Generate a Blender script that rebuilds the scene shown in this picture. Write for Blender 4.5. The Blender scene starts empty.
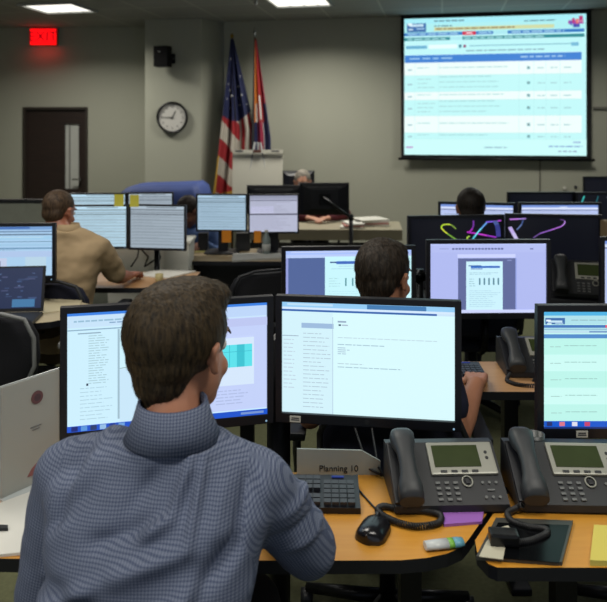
import bpy, bmesh, math, random
from mathutils import Vector, Matrix, noise
random.seed(7)
R = math.radians
SC = bpy.context.scene
COL = SC.collection

# ---------------------------------------------------------------- camera, world, exposure
F, HZ, CX, CH = 700.0, 130.0, 303.5, 1.6       # focal length in pixels, horizon row, middle column, eye height
cam = bpy.data.cameras.new('camera'); camo = bpy.data.objects.new('camera', cam); COL.objects.link(camo)
camo.location = (0, 0, CH); camo.rotation_euler = (R(90), 0, 0)
cam.sensor_width = 36; cam.lens = 36 * F / 607; cam.shift_y = -(301 - HZ) / 607
cam.clip_start = .05
cam.dof.use_dof = True; cam.dof.focus_distance = 1.95; cam.dof.aperture_fstop = 4.8
SC.camera = camo
w = bpy.data.worlds.new('world'); SC.world = w; w.use_nodes = True
bgn = w.node_tree.nodes['Background']; bgn.inputs[0].default_value = (.80, .88, 1, 1); bgn.inputs[1].default_value = .50
SC.view_settings.view_transform = 'Standard'; SC.view_settings.look = 'None'
SC.view_settings.gamma = 1; SC.view_settings.use_curve_mapping = False
SC.view_settings.exposure = 0.0
CEIL = 2.85
TH = R(-11.2)                                   # the far wall and the ceiling grid are turned this much

def area(name, x, y, z, sx, sy, watts, col=(1, .96, .87), rot=(0, 0, 0), spread=150):
    l = bpy.data.lights.new(name, 'AREA'); l.shape = 'RECTANGLE'; l.size = sx; l.size_y = sy
    l.energy = watts; l.color = col; l.spread = R(spread)
    o = bpy.data.objects.new(name, l); COL.objects.link(o); o.location = (x, y, z); o.rotation_euler = rot
    return o
# the room's ceiling fluorescents, and one added fill lamp last
area('fluorescent_and_fill_light', -2.48, 7.1, CEIL - .03, .5, .4, 28, rot=(0, 0, TH))
area('fluorescent_and_fill_light', -.05, 6.72, CEIL - .03, .55, .5, 33, rot=(0, 0, TH))
area('fluorescent_and_fill_light', 2.3, 5.9, CEIL - .03, .55, .5, 25, rot=(0, 0, TH))
area('fluorescent_and_fill_light', -.6, 2.6, CEIL - .03, 1.1, .5, 21, rot=(0, 0, TH))
area('fluorescent_and_fill_light', .9, .9, CEIL - .03, 1.1, .5, 21, rot=(0, 0, TH))
area('fluorescent_and_fill_light', -1.6, .1, CEIL - .03, 1.1, .5, 37, rot=(0, 0, TH))
area('fluorescent_and_fill_light', -2.1, 3.3, CEIL - .03, 1.1, .5, 15, rot=(0, 0, TH))  # unseen fill lamp added to brighten the left side

# ---------------------------------------------------------------- helpers
def at(px, py, y): return Vector(((px - CX) * y / F, y, CH - (py - HZ) * y / F))
def s2l(c): c /= 255.0; return c / 12.92 if c <= .04045 else ((c + .055) / 1.055) ** 2.4
def rgb(r, g, b): return (s2l(r), s2l(g), s2l(b), 1)
MATS = {}
def mat(name, col, rough=.5, metal=0, spec=.5, vary=0, scale=20, bump=0, bscale=200, coat=0):
    if name in MATS: return MATS[name]
    m = bpy.data.materials.new(name); m.use_nodes = True; nt = m.node_tree; b = nt.nodes['Principled BSDF']
    c = rgb(*col); b.inputs['Base Color'].default_value = c; b.inputs['Roughness'].default_value = rough
    b.inputs['Metallic'].default_value = metal; b.inputs['Specular IOR Level'].default_value = spec
    b.inputs['Coat Weight'].default_value = coat
    tc = nt.nodes.new('ShaderNodeTexCoord')
    if vary:
        n = nt.nodes.new('ShaderNodeTexNoise'); n.inputs['Scale'].default_value = scale; n.inputs['Detail'].default_value = 4
        nt.links.new(tc.outputs['Object'], n.inputs['Vector'])
        mx = nt.nodes.new('ShaderNodeMix'); mx.data_type = 'RGBA'
        mx.inputs['A'].default_value = tuple(v * (1 - vary) for v in c[:3]) + (1,)
        mx.inputs['B'].default_value = tuple(min(1, v * (1 + vary)) for v in c[:3]) + (1,)
        nt.links.new(n.outputs['Fac'], mx.inputs['Factor']); nt.links.new(mx.outputs['Result'], b.inputs['Base Color'])
    if bump:
        n2 = nt.nodes.new('ShaderNodeTexNoise'); n2.inputs['Scale'].default_value = bscale
        nt.links.new(tc.outputs['Object'], n2.inputs['Vector'])
        bp = nt.nodes.new('ShaderNodeBump'); bp.inputs['Strength'].default_value = bump; bp.inputs['Distance'].default_value = .002
        nt.links.new(n2.outputs['Fac'], bp.inputs['Height']); nt.links.new(bp.outputs['Normal'], b.inputs['Normal'])
    MATS[name] = m; return m
def emit(col, strength=1.0):
    k = 'glow_%d_%d_%d_%g' % (col[0], col[1], col[2], strength)
    if k in MATS: return MATS[k]
    m = bpy.data.materials.new(k); m.use_nodes = True; nt = m.node_tree; b = nt.nodes['Principled BSDF']
    b.inputs['Base Color'].default_value = (.01, .01, .012, 1); b.inputs['Roughness'].default_value = .35
    b.inputs['Emission Color'].default_value = rgb(*col); b.inputs['Emission Strength'].default_value = strength
    MATS[k] = m; return m

PLASTIC = mat('black_plastic', (15, 17, 25), .42, vary=.15)
PLAST2 = mat('dark_grey_plastic', (31, 33, 37), .5, vary=.1)
SILVER = mat('silver_plastic', (150, 150, 140), .4, metal=.2)
GREYPL = mat('grey_plastic', (120, 122, 122), .5)
METAL = mat('dark_steel', (30, 31, 34), .35, metal=.7)
CHROME = mat('bright_metal', (190, 190, 190), .25, metal=1)
WHITE = mat('white_paper', (215, 213, 205), .8, vary=.03)
PAPER = mat('printed_paper', (200, 198, 188), .8, vary=.05, scale=8)
CORDM = mat('black_cord', (26, 26, 28), .5)
FABRIC = mat('navy_chair_fabric', (20, 24, 44), .9, vary=.2, bump=.4)
BLACKF = mat('black_chair_fabric', (17, 18, 25), .9, vary=.2, bump=.4)
INK = mat('dark_ink', (60, 60, 66), .8)

def wood(name, c1, c2, rough=.38):
    m = bpy.data.materials.new(name); m.use_nodes = True; nt = m.node_tree; b = nt.nodes['Principled BSDF']
    tc = nt.nodes.new('ShaderNodeTexCoord'); mp = nt.nodes.new('ShaderNodeMapping'); mp.inputs['Scale'].default_value = (2.5, 26, 26)
    n = nt.nodes.new('ShaderNodeTexNoise'); n.inputs['Scale'].default_value = 2.2; n.inputs['Detail'].default_value = 6; n.inputs['Roughness'].default_value = .6
    r = nt.nodes.new('ShaderNodeValToRGB'); r.color_ramp.elements[0].color = rgb(*c1); r.color_ramp.elements[1].color = rgb(*c2)
    r.color_ramp.elements[0].position = .3; r.color_ramp.elements[1].position = .7
    nt.links.new(tc.outputs['Object'], mp.inputs[0]); nt.links.new(mp.outputs[0], n.inputs['Vector'])
    nt.links.new(n.outputs['Fac'], r.inputs[0]); nt.links.new(r.outputs[0], b.inputs['Base Color'])
    b.inputs['Roughness'].default_value = rough; MATS[name] = m; return m
WOOD = wood('honey_laminate', (190, 130, 42), (200, 142, 52))
WOOD2 = wood('pale_laminate', (176, 134, 92), (190, 148, 104))
DARKTOP = mat('dark_laminate', (32, 32, 36), .45, vary=.1)
DOORW = wood('dark_door_wood', (34, 24, 20), (46, 32, 26), .5)

class MB:
    """collects shapes and links them as one mesh object"""
    def __init__(s): s.bm = bmesh.new(); s.mats = []; s.smooth_all = False
    def mi(s, m):
        if m not in s.mats: s.mats.append(m)
        return s.mats.index(m)
    def _fin(s, verts, m, M, smooth=False):
        if M is not None: bmesh.ops.transform(s.bm, matrix=M, verts=verts)
        idx = s.mi(m)
        for f in {f for v in verts for f in v.link_faces}: f.material_index = idx; f.smooth = smooth
    def box(s, c, d, m, rot=None, bev=0, M=None):
        r = bmesh.ops.create_cube(s.bm, size=1)['verts']
        T = Matrix.Translation(c)
        if rot is not None: T = T @ rot.to_4x4()
        T = T @ Matrix.Diagonal((*d, 1))
        if M is not None: T = M @ T
        bmesh.ops.transform(s.bm, matrix=T, verts=r)
        if bev:
            es = list({e for v in r for e in v.link_edges})
            g = bmesh.ops.bevel(s.bm, geom=es, offset=bev, segments=2, affect='EDGES', profile=.7)
            r = list({v for f in g['faces'] for v in f.verts} | {v for v in r if v.is_valid})
        s._fin(r, m, None); return r
    def cyl(s, a, b, r1, m, r2=None, seg=20, smooth=True):
        a = Vector(a); b = Vector(b); d = b - a; r2 = r1 if r2 is None else r2
        v = bmesh.ops.create_cone(s.bm, cap_ends=True, segments=seg, radius1=r1, radius2=r2, depth=d.length)['verts']
        T = Matrix.Translation((a + b) / 2) @ d.to_track_quat('Z', 'Y').to_matrix().to_4x4()
        s._fin(v, m, T, False)
        if smooth:
            for f in {f for q in v for f in q.link_faces}:
                if len(f.verts) == 4: f.smooth = True
    def ball(s, c, r, m, M=None, seg=16):
        r = (r, r, r) if not hasattr(r, '__len__') else r
        v = bmesh.ops.create_uvsphere(s.bm, u_segments=seg, v_segments=max(8, seg // 2), radius=1)['verts']
        T = Matrix.Translation(c) @ Matrix.Diagonal((*r, 1))
        if M is not None: T = M @ T
        s._fin(v, m, T, True)
    def tube(s, pts, r, m, seg=8, closed=False):
        pts = [Vector(p) for p in pts]; n = len(pts); rr = r if hasattr(r, '__len__') else [r] * n
        rings = []; up = None; idx = s.mi(m)
        for i, p in enumerate(pts):
            if closed: d = pts[(i + 1) % n] - pts[i - 1]
            else: d = pts[min(i + 1, n - 1)] - pts[max(i - 1, 0)]
            d.normalize()
            if up is None: up = d.orthogonal().normalized()
            up = (up - d * up.dot(d)).normalized(); sd = d.cross(up)
            rings.append([s.bm.verts.new(p + (up * math.cos(t) + sd * math.sin(t)) * rr[i]) for t in [2 * math.pi * k / seg for k in range(seg)]])
        fs = []
        for i in range(n if closed else n - 1):
            A, B = rings[i], rings[(i + 1) % n]
            for k in range(seg): fs.append(s.bm.faces.new((A[k], A[(k + 1) % seg], B[(k + 1) % seg], B[k])))
        if not closed: fs.append(s.bm.faces.new(rings[0][::-1])); fs.append(s.bm.faces.new(rings[-1]))
        for f in fs: f.material_index = idx; f.smooth = len(f.verts) == 4
    def loft(s, rings, m, smooth=True):
        idx = s.mi(m); vs = [[s.bm.verts.new(p) for p in r] for r in rings]; n = len(rings[0]); fs = []
        for A, B in zip(vs, vs[1:]):
            for k in range(n): fs.append(s.bm.faces.new((A[k], A[(k + 1) % n], B[(k + 1) % n], B[k])))
        a = s.bm.faces.new(vs[0][::-1]); b = s.bm.faces.new(vs[-1])
        for f in fs: f.smooth = smooth; f.material_index = idx
        a.material_index = b.material_index = idx
    def lathe(s, prof, c, m, seg=20):
        s.loft([[Vector(c) + Vector((r * math.cos(t), r * math.sin(t), z)) for t in [2 * math.pi * k / seg for k in range(seg)]] for r, z in prof], m)
    def prism(s, poly, z0, z1, m, bev=0, side=None):
        idx = s.mi(m); A = [s.bm.verts.new((x, y, z0)) for x, y in poly]; B = [s.bm.verts.new((x, y, z1)) for x, y in poly]; n = len(poly)
        fs = [s.bm.faces.new(A[::-1]), s.bm.faces.new(B)]
        sd = [s.bm.faces.new((A[k], A[(k + 1) % n], B[(k + 1) % n], B[k])) for k in range(n)]
        for f in fs: f.material_index = idx
        for f in sd: f.material_index = s.mi(side) if side else idx
    def quad(s, ps, m):
        f = s.bm.faces.new([s.bm.verts.new(p) for p in ps]); f.material_index = s.mi(m)
    def build(s, name, parent=None, loc=None, rotz=0, M=None, recalc=True):
        if M is not None: bmesh.ops.transform(s.bm, matrix=M, verts=s.bm.verts[:])
        if recalc: bmesh.ops.recalc_face_normals(s.bm, faces=s.bm.faces[:])
        me = bpy.data.meshes.new(name); s.bm.to_mesh(me); s.bm.free()
        for m in s.mats: me.materials.append(m)
        o = bpy.data.objects.new(name, me); COL.objects.link(o)
        if parent: o.parent = parent
        if loc is not None: o.location = loc
        o.rotation_euler = (0, 0, rotz); return o

def tag(o, label, cat=None, group=None):
    o['label'] = label
    if cat: o['category'] = cat
    if group: o['group'] = group
    return o
def struct(o): o['kind'] = 'structure'; return o
def thing(name, label, cat, loc=(0, 0, 0), rotz=0, group=None):
    o = bpy.data.objects.new(name, None); COL.objects.link(o); o.empty_display_size = .1
    o.location = loc; o.rotation_euler = (0, 0, rotz); return tag(o, label, cat, group)
def copy_tree(o, parent=None):
    c = o.copy(); COL.objects.link(c); c.parent = parent
    for ch in list(o.children): copy_tree(ch, c)
    return c
def text_mesh(body, size, font_align='CENTER', extr=0.0):
    cu = bpy.data.curves.new('lettering', 'FONT'); cu.body = body; cu.size = size; cu.align_x = font_align; cu.align_y = 'CENTER'; cu.extrude = extr
    o = bpy.data.objects.new('lettering', cu); COL.objects.link(o)
    dg = bpy.context.evaluated_depsgraph_get(); me = bpy.data.meshes.new_from_object(o.evaluated_get(dg))
    bpy.data.objects.remove(o); bpy.data.curves.remove(cu); return me
def text_part(body, size, m, name, parent, loc, rot, label=None, extr=.0006):
    me = text_mesh(body, size, extr=extr); me.materials.clear(); me.materials.append(m)
    o = bpy.data.objects.new(name, me); COL.objects.link(o); o.parent = parent; o.location = loc; o.rotation_euler = rot
    return o

# ---------------------------------------------------------------- the room
U = Vector((math.cos(TH), math.sin(TH), 0)); NV = Vector((-math.sin(TH), math.cos(TH), 0))
def wallmat(name, c):
    return mat(name, c, .85, vary=.06, scale=1.5, bump=.15, bscale=160)
WALLM = wallmat('warm_grey_wall_paint', (166, 167, 152))
floorm = mat('olive_carpet', (92, 94, 66), .95, vary=.35, scale=60, bump=.8, bscale=400)
b = MB(); b.box((0, 3, -.05), (12, 14, .1), floorm); struct(b.build('floor'))

cm = bpy.data.materials.new('ceiling_tiles'); cm.use_nodes = True; nt = cm.node_tree; pb = nt.nodes['Principled BSDF']
tc = nt.nodes.new('ShaderNodeTexCoord'); mp = nt.nodes.new('ShaderNodeMapping'); mp.inputs['Rotation'].default_value = (0, 0, -TH)
bk = nt.nodes.new('ShaderNodeTexBrick'); bk.offset = 0; bk.inputs['Scale'].default_value = 1; bk.inputs['Brick Width'].default_value = .61
bk.inputs['Row Height'].default_value = .61; bk.inputs['Mortar Size'].default_value = .01
bk.inputs['Color1'].default_value = rgb(150, 152, 148); bk.inputs['Color2'].default_value = rgb(146, 148, 145); bk.inputs['Mortar'].default_value = rgb(178, 178, 172)
nt.links.new(tc.outputs['Object'], mp.inputs[0]); nt.links.new(mp.outputs[0], bk.inputs['Vector']); nt.links.new(bk.outputs['Color'], pb.inputs['Base Color'])
pb.inputs['Roughness'].default_value = .9
b = MB(); b.box((0, 3, CEIL + .05), (12, 14, .1), cm); struct(b.build('ceiling'))

# plan of the far end: left wall with the door, column, recess, screen wall
pA = Vector((-4.6, 8.62, 0)); pB = Vector((at(145, 0, 8.5).x, 8.5, 0))
pC = Vector((at(145, 0, 7.9).x, 7.9, 0)); pD = Vector((at(201, 0, 7.86).x, 7.86, 0))
pE = Vector((at(224, 0, 8.1).x, 8.1, 0)); pF = pE + U * 6.0
def wall(name, a, c, z0=0, z1=CEIL, m=WALLM, t=.1):
    b = MB(); d = (c - a).normalized(); n = Vector((-d.y, d.x, 0))
    poly = [(a.x, a.y), (c.x, c.y), (c.x + n.x * t, c.y + n.y * t), (a.x + n.x * t, a.y + n.y * t)]
    b.prism(poly, z0, z1, m); return struct(b.build(name))
# door opening in the left part of the far wall
dL, dR, dTop = at(23, 0, 8.56).x, at(88, 0, 8.53).x, at(0, 107, 8.54).z
def onA(x): t = (x - pA.x) / (pB.x - pA.x); return pA.lerp(pB, t)
wall('wall_far_left', pA, onA(dL)); wall('wall_far_door_right', onA(dR), pB); wall('wall_far_door_head', onA(dL), onA(dR), dTop, CEIL)
b = MB(); b.prism([(pB.x, pB.y + .1), (pC.x, pC.y), (pD.x, pD.y), (pE.x, pE.y + .1)], 0, CEIL, WALLM); struct(b.build('wall_column'))
wall('wall_far_right', pE, pF)
wall('wall_left', Vector((-4.6, -2, 0)), Vector((-4.6, 8.62, 0)))
wall('wall_right', pF, Vector((pF.x, -2, 0)))
# baseboard
BBM = mat('dark_rubber_baseboard', (40, 38, 36), .6)
for nm, a, c in (('baseboard_left', pA, onA(dL)), ('baseboard_far_right', pE, pF)):
    d = (c - a).normalized(); n = Vector((d.y, -d.x, 0)) * .012
    b = MB(); b.prism([(a.x, a.y), (c.x, c.y), (c.x + n.x, c.y + n.y), (a.x + n.x, a.y + n.y)], 0, .1, BBM); struct(b.build(nm))
# door
dd = struct(thing('door_1', 'dark brown wooden door with a narrow vertical glass panel', 'door', (onA(dL).x, onA(dL).y, 0), math.atan2(pB.y - pA.y, pB.x - pA.x)))
dw = (onA(dR) - onA(dL)).length
FRM = mat('dark_bronze_door_frame', (52, 46, 40), .5)
b = MB()
gx0, gx1 = dw * (64 - 23) / 65, dw * (78 - 23) / 65
gt, gb = at(0, 124, 8.54).z, at(0, 189, 8.54).z
for x0, x1, z0, z1 in ((.03, gx0, .01, dTop - .03), (gx1, dw - .03, .01, dTop - .03), (gx0, gx1, .01, gb), (gx0, gx1, gt, dTop - .03)):
    b.box(((x0 + x1) / 2, .045, (z0 + z1) / 2), (x1 - x0, .045, z1 - z0), DOORW)
b.build('door_leaf', dd)
GL = mat('frosted_door_glass', (186, 188, 182), .3, vary=.1, scale=6)
b = MB(); b.box(((gx0 + gx1) / 2, .05, (gt + gb) / 2), (gx1 - gx0, .008, gt - gb), GL); b.build('glass_panel', dd)
b = MB(); 
for x in (gx0 + .055,): b.box((x, .040, (gt + gb) / 2), (.014, .01, gt - gb), mat('glazing_bar_grey', (120, 120, 116), .4))  # grey upright bar in front of the door glass
b.build('glazing_bar', dd)
b = MB(); b.box((.015, .03, dTop / 2), (.03, .1, dTop), FRM); b.box((dw - .015, .03, dTop / 2), (.03, .1, dTop), FRM); b.box((dw / 2, .03, dTop - .015), (dw - .06, .1, .03), FRM); b.build('door_frame', dd)
b = MB(); b.cyl((dw - .09, .02, 1.0), (dw - .09, -.03, 1.0), .012, CHROME); b.box((dw - .13, -.035, 1.0), (.11, .014, .02), CHROME, bev=.004); b.build('door_handle', dd)

# exit sign on the left wall over the door
ex = at(41, 36, 8.4)
s_ = thing('exit_sign', 'glowing red exit sign hanging under the ceiling left of the clock', 'exit sign', (ex.x, 8.47, ex.z))
b = MB(); b.box((0, .03, 0), (.33, .05, .215), mat('exit_sign_housing', (150, 70, 60), .5), bev=.006)
b.cyl((0, .03, .1), (0, .03, CEIL - ex.z), .012, GREYPL)
b.build('housing', s_)
b = MB(); b.box((0, -.001, 0), (.31, .014, .19), emit((255, 8, 14), 1.6)); b.build('face', s_)
me_m = emit((120, 0, 12), 1.0)
text_part('EXIT', .17, me_m, 'lettering', s_, (0, -.010, -.002), (R(90), 0, 0), extr=.001)
s_['label'] = 'glowing red EXIT sign below the ceiling above the dark door'
pl = bpy.data.lights.new('exit_sign_glow', 'AREA'); pl.energy = .22; pl.color = (1, .04, .03); pl.shape = 'RECTANGLE'; pl.size = .3; pl.size_y = .05
plo = bpy.data.objects.new('exit_sign_glow', pl); COL.objects.link(plo); plo.location = (ex.x, 8.42, ex.z - .12); plo.rotation_euler = (R(25), 0, 0)

# ceiling light fixtures
def troffer(c, label, sx=.56, sy=.5):
    t = thing('ceiling_light', label, 'ceiling light', (c[0], c[1], CEIL), TH)
    b = MB(); hx, hy = sx / 2, sy / 2
    for x, y, a, d in ((0, hy, sx + .04, .02), (0, -hy, sx + .04, .02), (hx, 0, .02, sy), (-hx, 0, .02, sy)): b.box((x, y, -.012), (a, d, .022), mat('white_light_trim', (170, 172, 170), .5))
    b.build('frame', t)
    b = MB(); nx, ny = 4, 3
    for i in range(nx):
        for j in range(ny):
            b.box((-hx + sx * (i + .5) / nx, -hy + sy * (j + .5) / ny, -.004), (sx / nx - .018, sy / ny - .018, .006), emit((255, 252, 240), 1.5))
    b.build('diffuser', t)
    b = MB(); b.box((0, 0, -.0015), (sx, sy, .002), emit((170, 172, 170), .8)); b.build('louvre', t)
troffer((-2.49, 7.12), 'square ceiling light at the left above the EXIT sign')
troffer((-.05, 6.70), 'square ceiling light at the top middle above the flags', .56, .62)
sp = thing('sprinkler_head', 'small metal sprinkler head hanging beside the middle ceiling light', 'sprinkler', (at(256, 5, 6.6).x, 6.6, CEIL))
b = MB(); b.cyl((0, 0, 0), (0, 0, -.01), .035, CHROME); b.cyl((0, 0, -.01), (0, 0, -.045), .012, CHROME); b.build('body', sp)
b = MB(); b.cyl((0, 0, -.045), (0, 0, -.053), .022, CHROME); b.ball((0, 0, -.06), .014, CHROME); b.build('deflector', sp)
for i, (px, py) in enumerate(((483, 6), (256, 27))):
    pass

# clock on the column
cp = at(172.5, 117.5, 7.86)
ck = thing('wall_clock', 'round black-rimmed wall clock with a white dial on the column', 'clock', (cp.x, 7.872, cp.z), math.atan2(pD.y - pC.y, pD.x - pC.x))
rr = .176
b = MB(); n = 48
ring = [(rr, 0), (rr + .004, -.02), (rr, -.045), (rr - .012, -.05), (rr - .024, -.03), (rr - .024, 0)]
rings = [[Vector((r * math.cos(2 * math.pi * k / n), y, r * math.sin(2 * math.pi * k / n))) for k in range(n)] for r, y in ring]
b.loft(rings, mat('clock_rim_black', (28, 28, 28), .35)); b.build('rim', ck)
b = MB(); b.cyl((0, -.004, 0), (0, -.022, 0), rr - .022, mat('clock_dial', (205, 203, 196), .6), seg=48); b.build('dial', ck)
dark = mat('clock_hand_black', (30, 30, 30), .5)
for k in range(1, 13):
    a = math.pi / 2 - k * math.pi / 6
    text_part(str(k), .034, dark, 'numeral', ck, (math.cos(a) * .118, -.0232, math.sin(a) * .118), (R(90), 0, 0))
def hand(name, ang, L, wd, y):
    b = MB(); d = Vector((math.sin(ang), 0, math.cos(ang))); s2 = Vector((d.z, 0, -d.x))
    ps = [d * -.02 - s2 * wd, d * L - s2 * wd * .5, d * L + s2 * wd * .5, d * -.02 + s2 * wd]
    A = [p + Vector((0, y, 0)) for p in ps]; B = [p + Vector((0, y - .002, 0)) for p in ps]
    b.loft([A, B], dark, False); b.build(name, ck)
hand('minute_hand', R(271), .128, .004, -.028); hand('hour_hand', R(27), .085, .005, -.0255)
b = MB(); b.cyl((0, -.023, 0), (0, -.033, 0), .008, dark); b.build('hub', ck)

# wall speaker
spk = at(164.5, 57, 7.78)
sk = thing('wall_speaker', 'small black speaker on a bracket high on the column above the clock', 'speaker', (spk.x, 7.87, spk.z))
b = MB(); b.box((-.01, -.14, 0), (.17, .12, .23), mat('speaker_black', (12, 12, 14), .8, spec=.2), bev=.012, rot=Matrix.Rotation(R(-14), 3, 'Z')); b.build('cabinet', sk)
b = MB(); b.box((.08, -.005, -.01), (.05, .012, .11), METAL); b.tube([(.08, -.01, -.01), (.085, -.06, -.01), (.04, -.10, -.01)], .012, METAL); b.build('bracket', sk)
b = MB(); b.ball((-.035, -.206, .045), .012, CHROME, seg=10); b.build('indicator_light', sk)

# ---------------------------------------------------------------- screens
def lay(b, w_, h, rects, y0=-.0002, step=.00006):
    """draws rectangles and bands (u to the right, v downwards, both 0..1) on a screen face that looks along -Y"""
    for i, r in enumerate(rects):
        y = y0 - step * (i + 1)
        if r[0] == 'poly':
            ps = r[1]; c = r[2]
            b.quad([((u - .5) * w_, y, (.5 - v) * h) for u, v in ps], emit(c))
        else:
            u0, v0, u1, v1, c = r
            b.quad([((u0 - .5) * w_, y, (.5 - v1) * h), ((u1 - .5) * w_, y, (.5 - v1) * h), ((u1 - .5) * w_, y, (.5 - v0) * h), ((u0 - .5) * w_, y, (.5 - v0) * h)], emit(c))
def words(u0, u1, v, hh, col, rnd, fill=1.0, wmin=.012, wmax=.05):
    out = []; u = u0; end = u0 + (u1 - u0) * fill
    while u < end:
        ww = rnd.uniform(wmin, wmax); out.append((u, v, min(u + ww, end), v + hh, col)); u += ww + wmin * .5
    return out
def para(u0, u1, v0, v1, n, col, rnd, h=None, **k):
    out = []; dv = (v1 - v0) / n
    for i in range(n): out += words(u0, u1, v0 + dv * i, h or dv * .35, col, rnd, rnd.uniform(.6, 1), **k)
    return out
def c_mail(r):
    L = [(0, 0, 1, .05, (150, 205, 245)), (.5, .01, .84, .05, (70, 125, 180)), (.03, .015, .3, .035, (190, 225, 250)),
         (0, .07, .9, .088, (50, 100, 175)), (.9, .07, 1, .088, (205, 230, 250)), (0, .05, 1, .07, (215, 235, 255)),
         (0, .088, 1, 1, (212, 243, 252)), (.30, .088, 1, 1, (218, 251, 255))]
    L += [(.115, .19, .305, .235, (158, 188, 222)), (.298, .13, .302, 1, (180, 205, 225))]
    L += para(.125, .295, .28, .97, 19, (178, 200, 214), r, h=.007)
    L += para(.01, .09, .3, .8, 14, (192, 212, 226), r, h=.008)
    L += [(0, .30, .1, .306, (150, 170, 190)), (.33, .155, .38, .17, (150, 170, 195)), (.335, .185, .35, .2, (70, 90, 110)), (.355, .187, .39, .198, (170, 185, 205))]
    L += words(.33, .9, .30, .007, (190, 215, 225), r) + words(.33, .6, .36, .008, (165, 195, 210), r) + para(.33, .4, .39, .46, 4, (165, 190, 210), r, h=.007)
    L += words(.33, .48, .53, .007, (180, 205, 215), r) + words(.33, .7, .56, .007, (160, 190, 205), r)
    return (214, 246, 254), L
def c_report(r):
    L = [(0, 0, 1, .03, (60, 130, 230)), (0, .03, 1, .13, (200, 228, 250)), (.6, .03, 1, .12, (190, 215, 250))]
    L += words(.03, .34, .07, .014, (150, 190, 215), r) + words(.2, .38, .095, .01, (130, 165, 200), r)
    L += [(0, .145, .38, .155, (140, 175, 200)), (.24, .16, .25, .93, (160, 190, 205)), (.25, .155, .66, .95, (208, 244, 255)), (.66, .13, 1, .95, (196, 210, 250))]
    L += para(.10, .2, .2, .62, 20, (172, 206, 216), r, h=.008) + para(.06, .22, .64, .93, 9, (172, 206, 220), r, h=.006)
    L += [(.05, .17, .16, .18, (140, 170, 190)), (.09, .6, .1, .62, (60, 70, 90))]
    pts = [(.25, .49), (.32, .475), (.38, .49), (.44, .47), (.5, .5), (.56, .46), (.64, .48)]
    for (a, b_), (c, d) in zip(pts, pts[1:]): L.append(('poly', [(a, b_ + .008), (c, d + .008), (c, d), (a, b_)], (165, 190, 195)))
    L += [(.25, .5, .66, .95, (202, 232, 250)), (.70, .13, 1, .2, (190, 200, 242)), (.74, .3, .93, .72, (214, 232, 252)), (.76, .36, .92, .56, (92, 226, 236)),
          (.80, .36, .803, .56, (60, 180, 200)), (.84, .36, .88, .56, (60, 195, 210)), (.76, .42, .92, .425, (60, 185, 205))]
    L += para(.73, .9, .76, .9, 5, (175, 190, 230), r, h=.01)
    L += [(0, .95, 1, 1, (24, 84, 205))] + [(.02 + .045 * i, .955, .05 + .045 * i, .995, c) for i, c in enumerate([(20, 40, 120), (90, 150, 220), (40, 60, 110), (150, 190, 230), (30, 60, 150), (110, 160, 220)])]
    L += [(.86, .965, .98, .985, (120, 150, 210))]
    return (206, 240, 254), L
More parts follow.
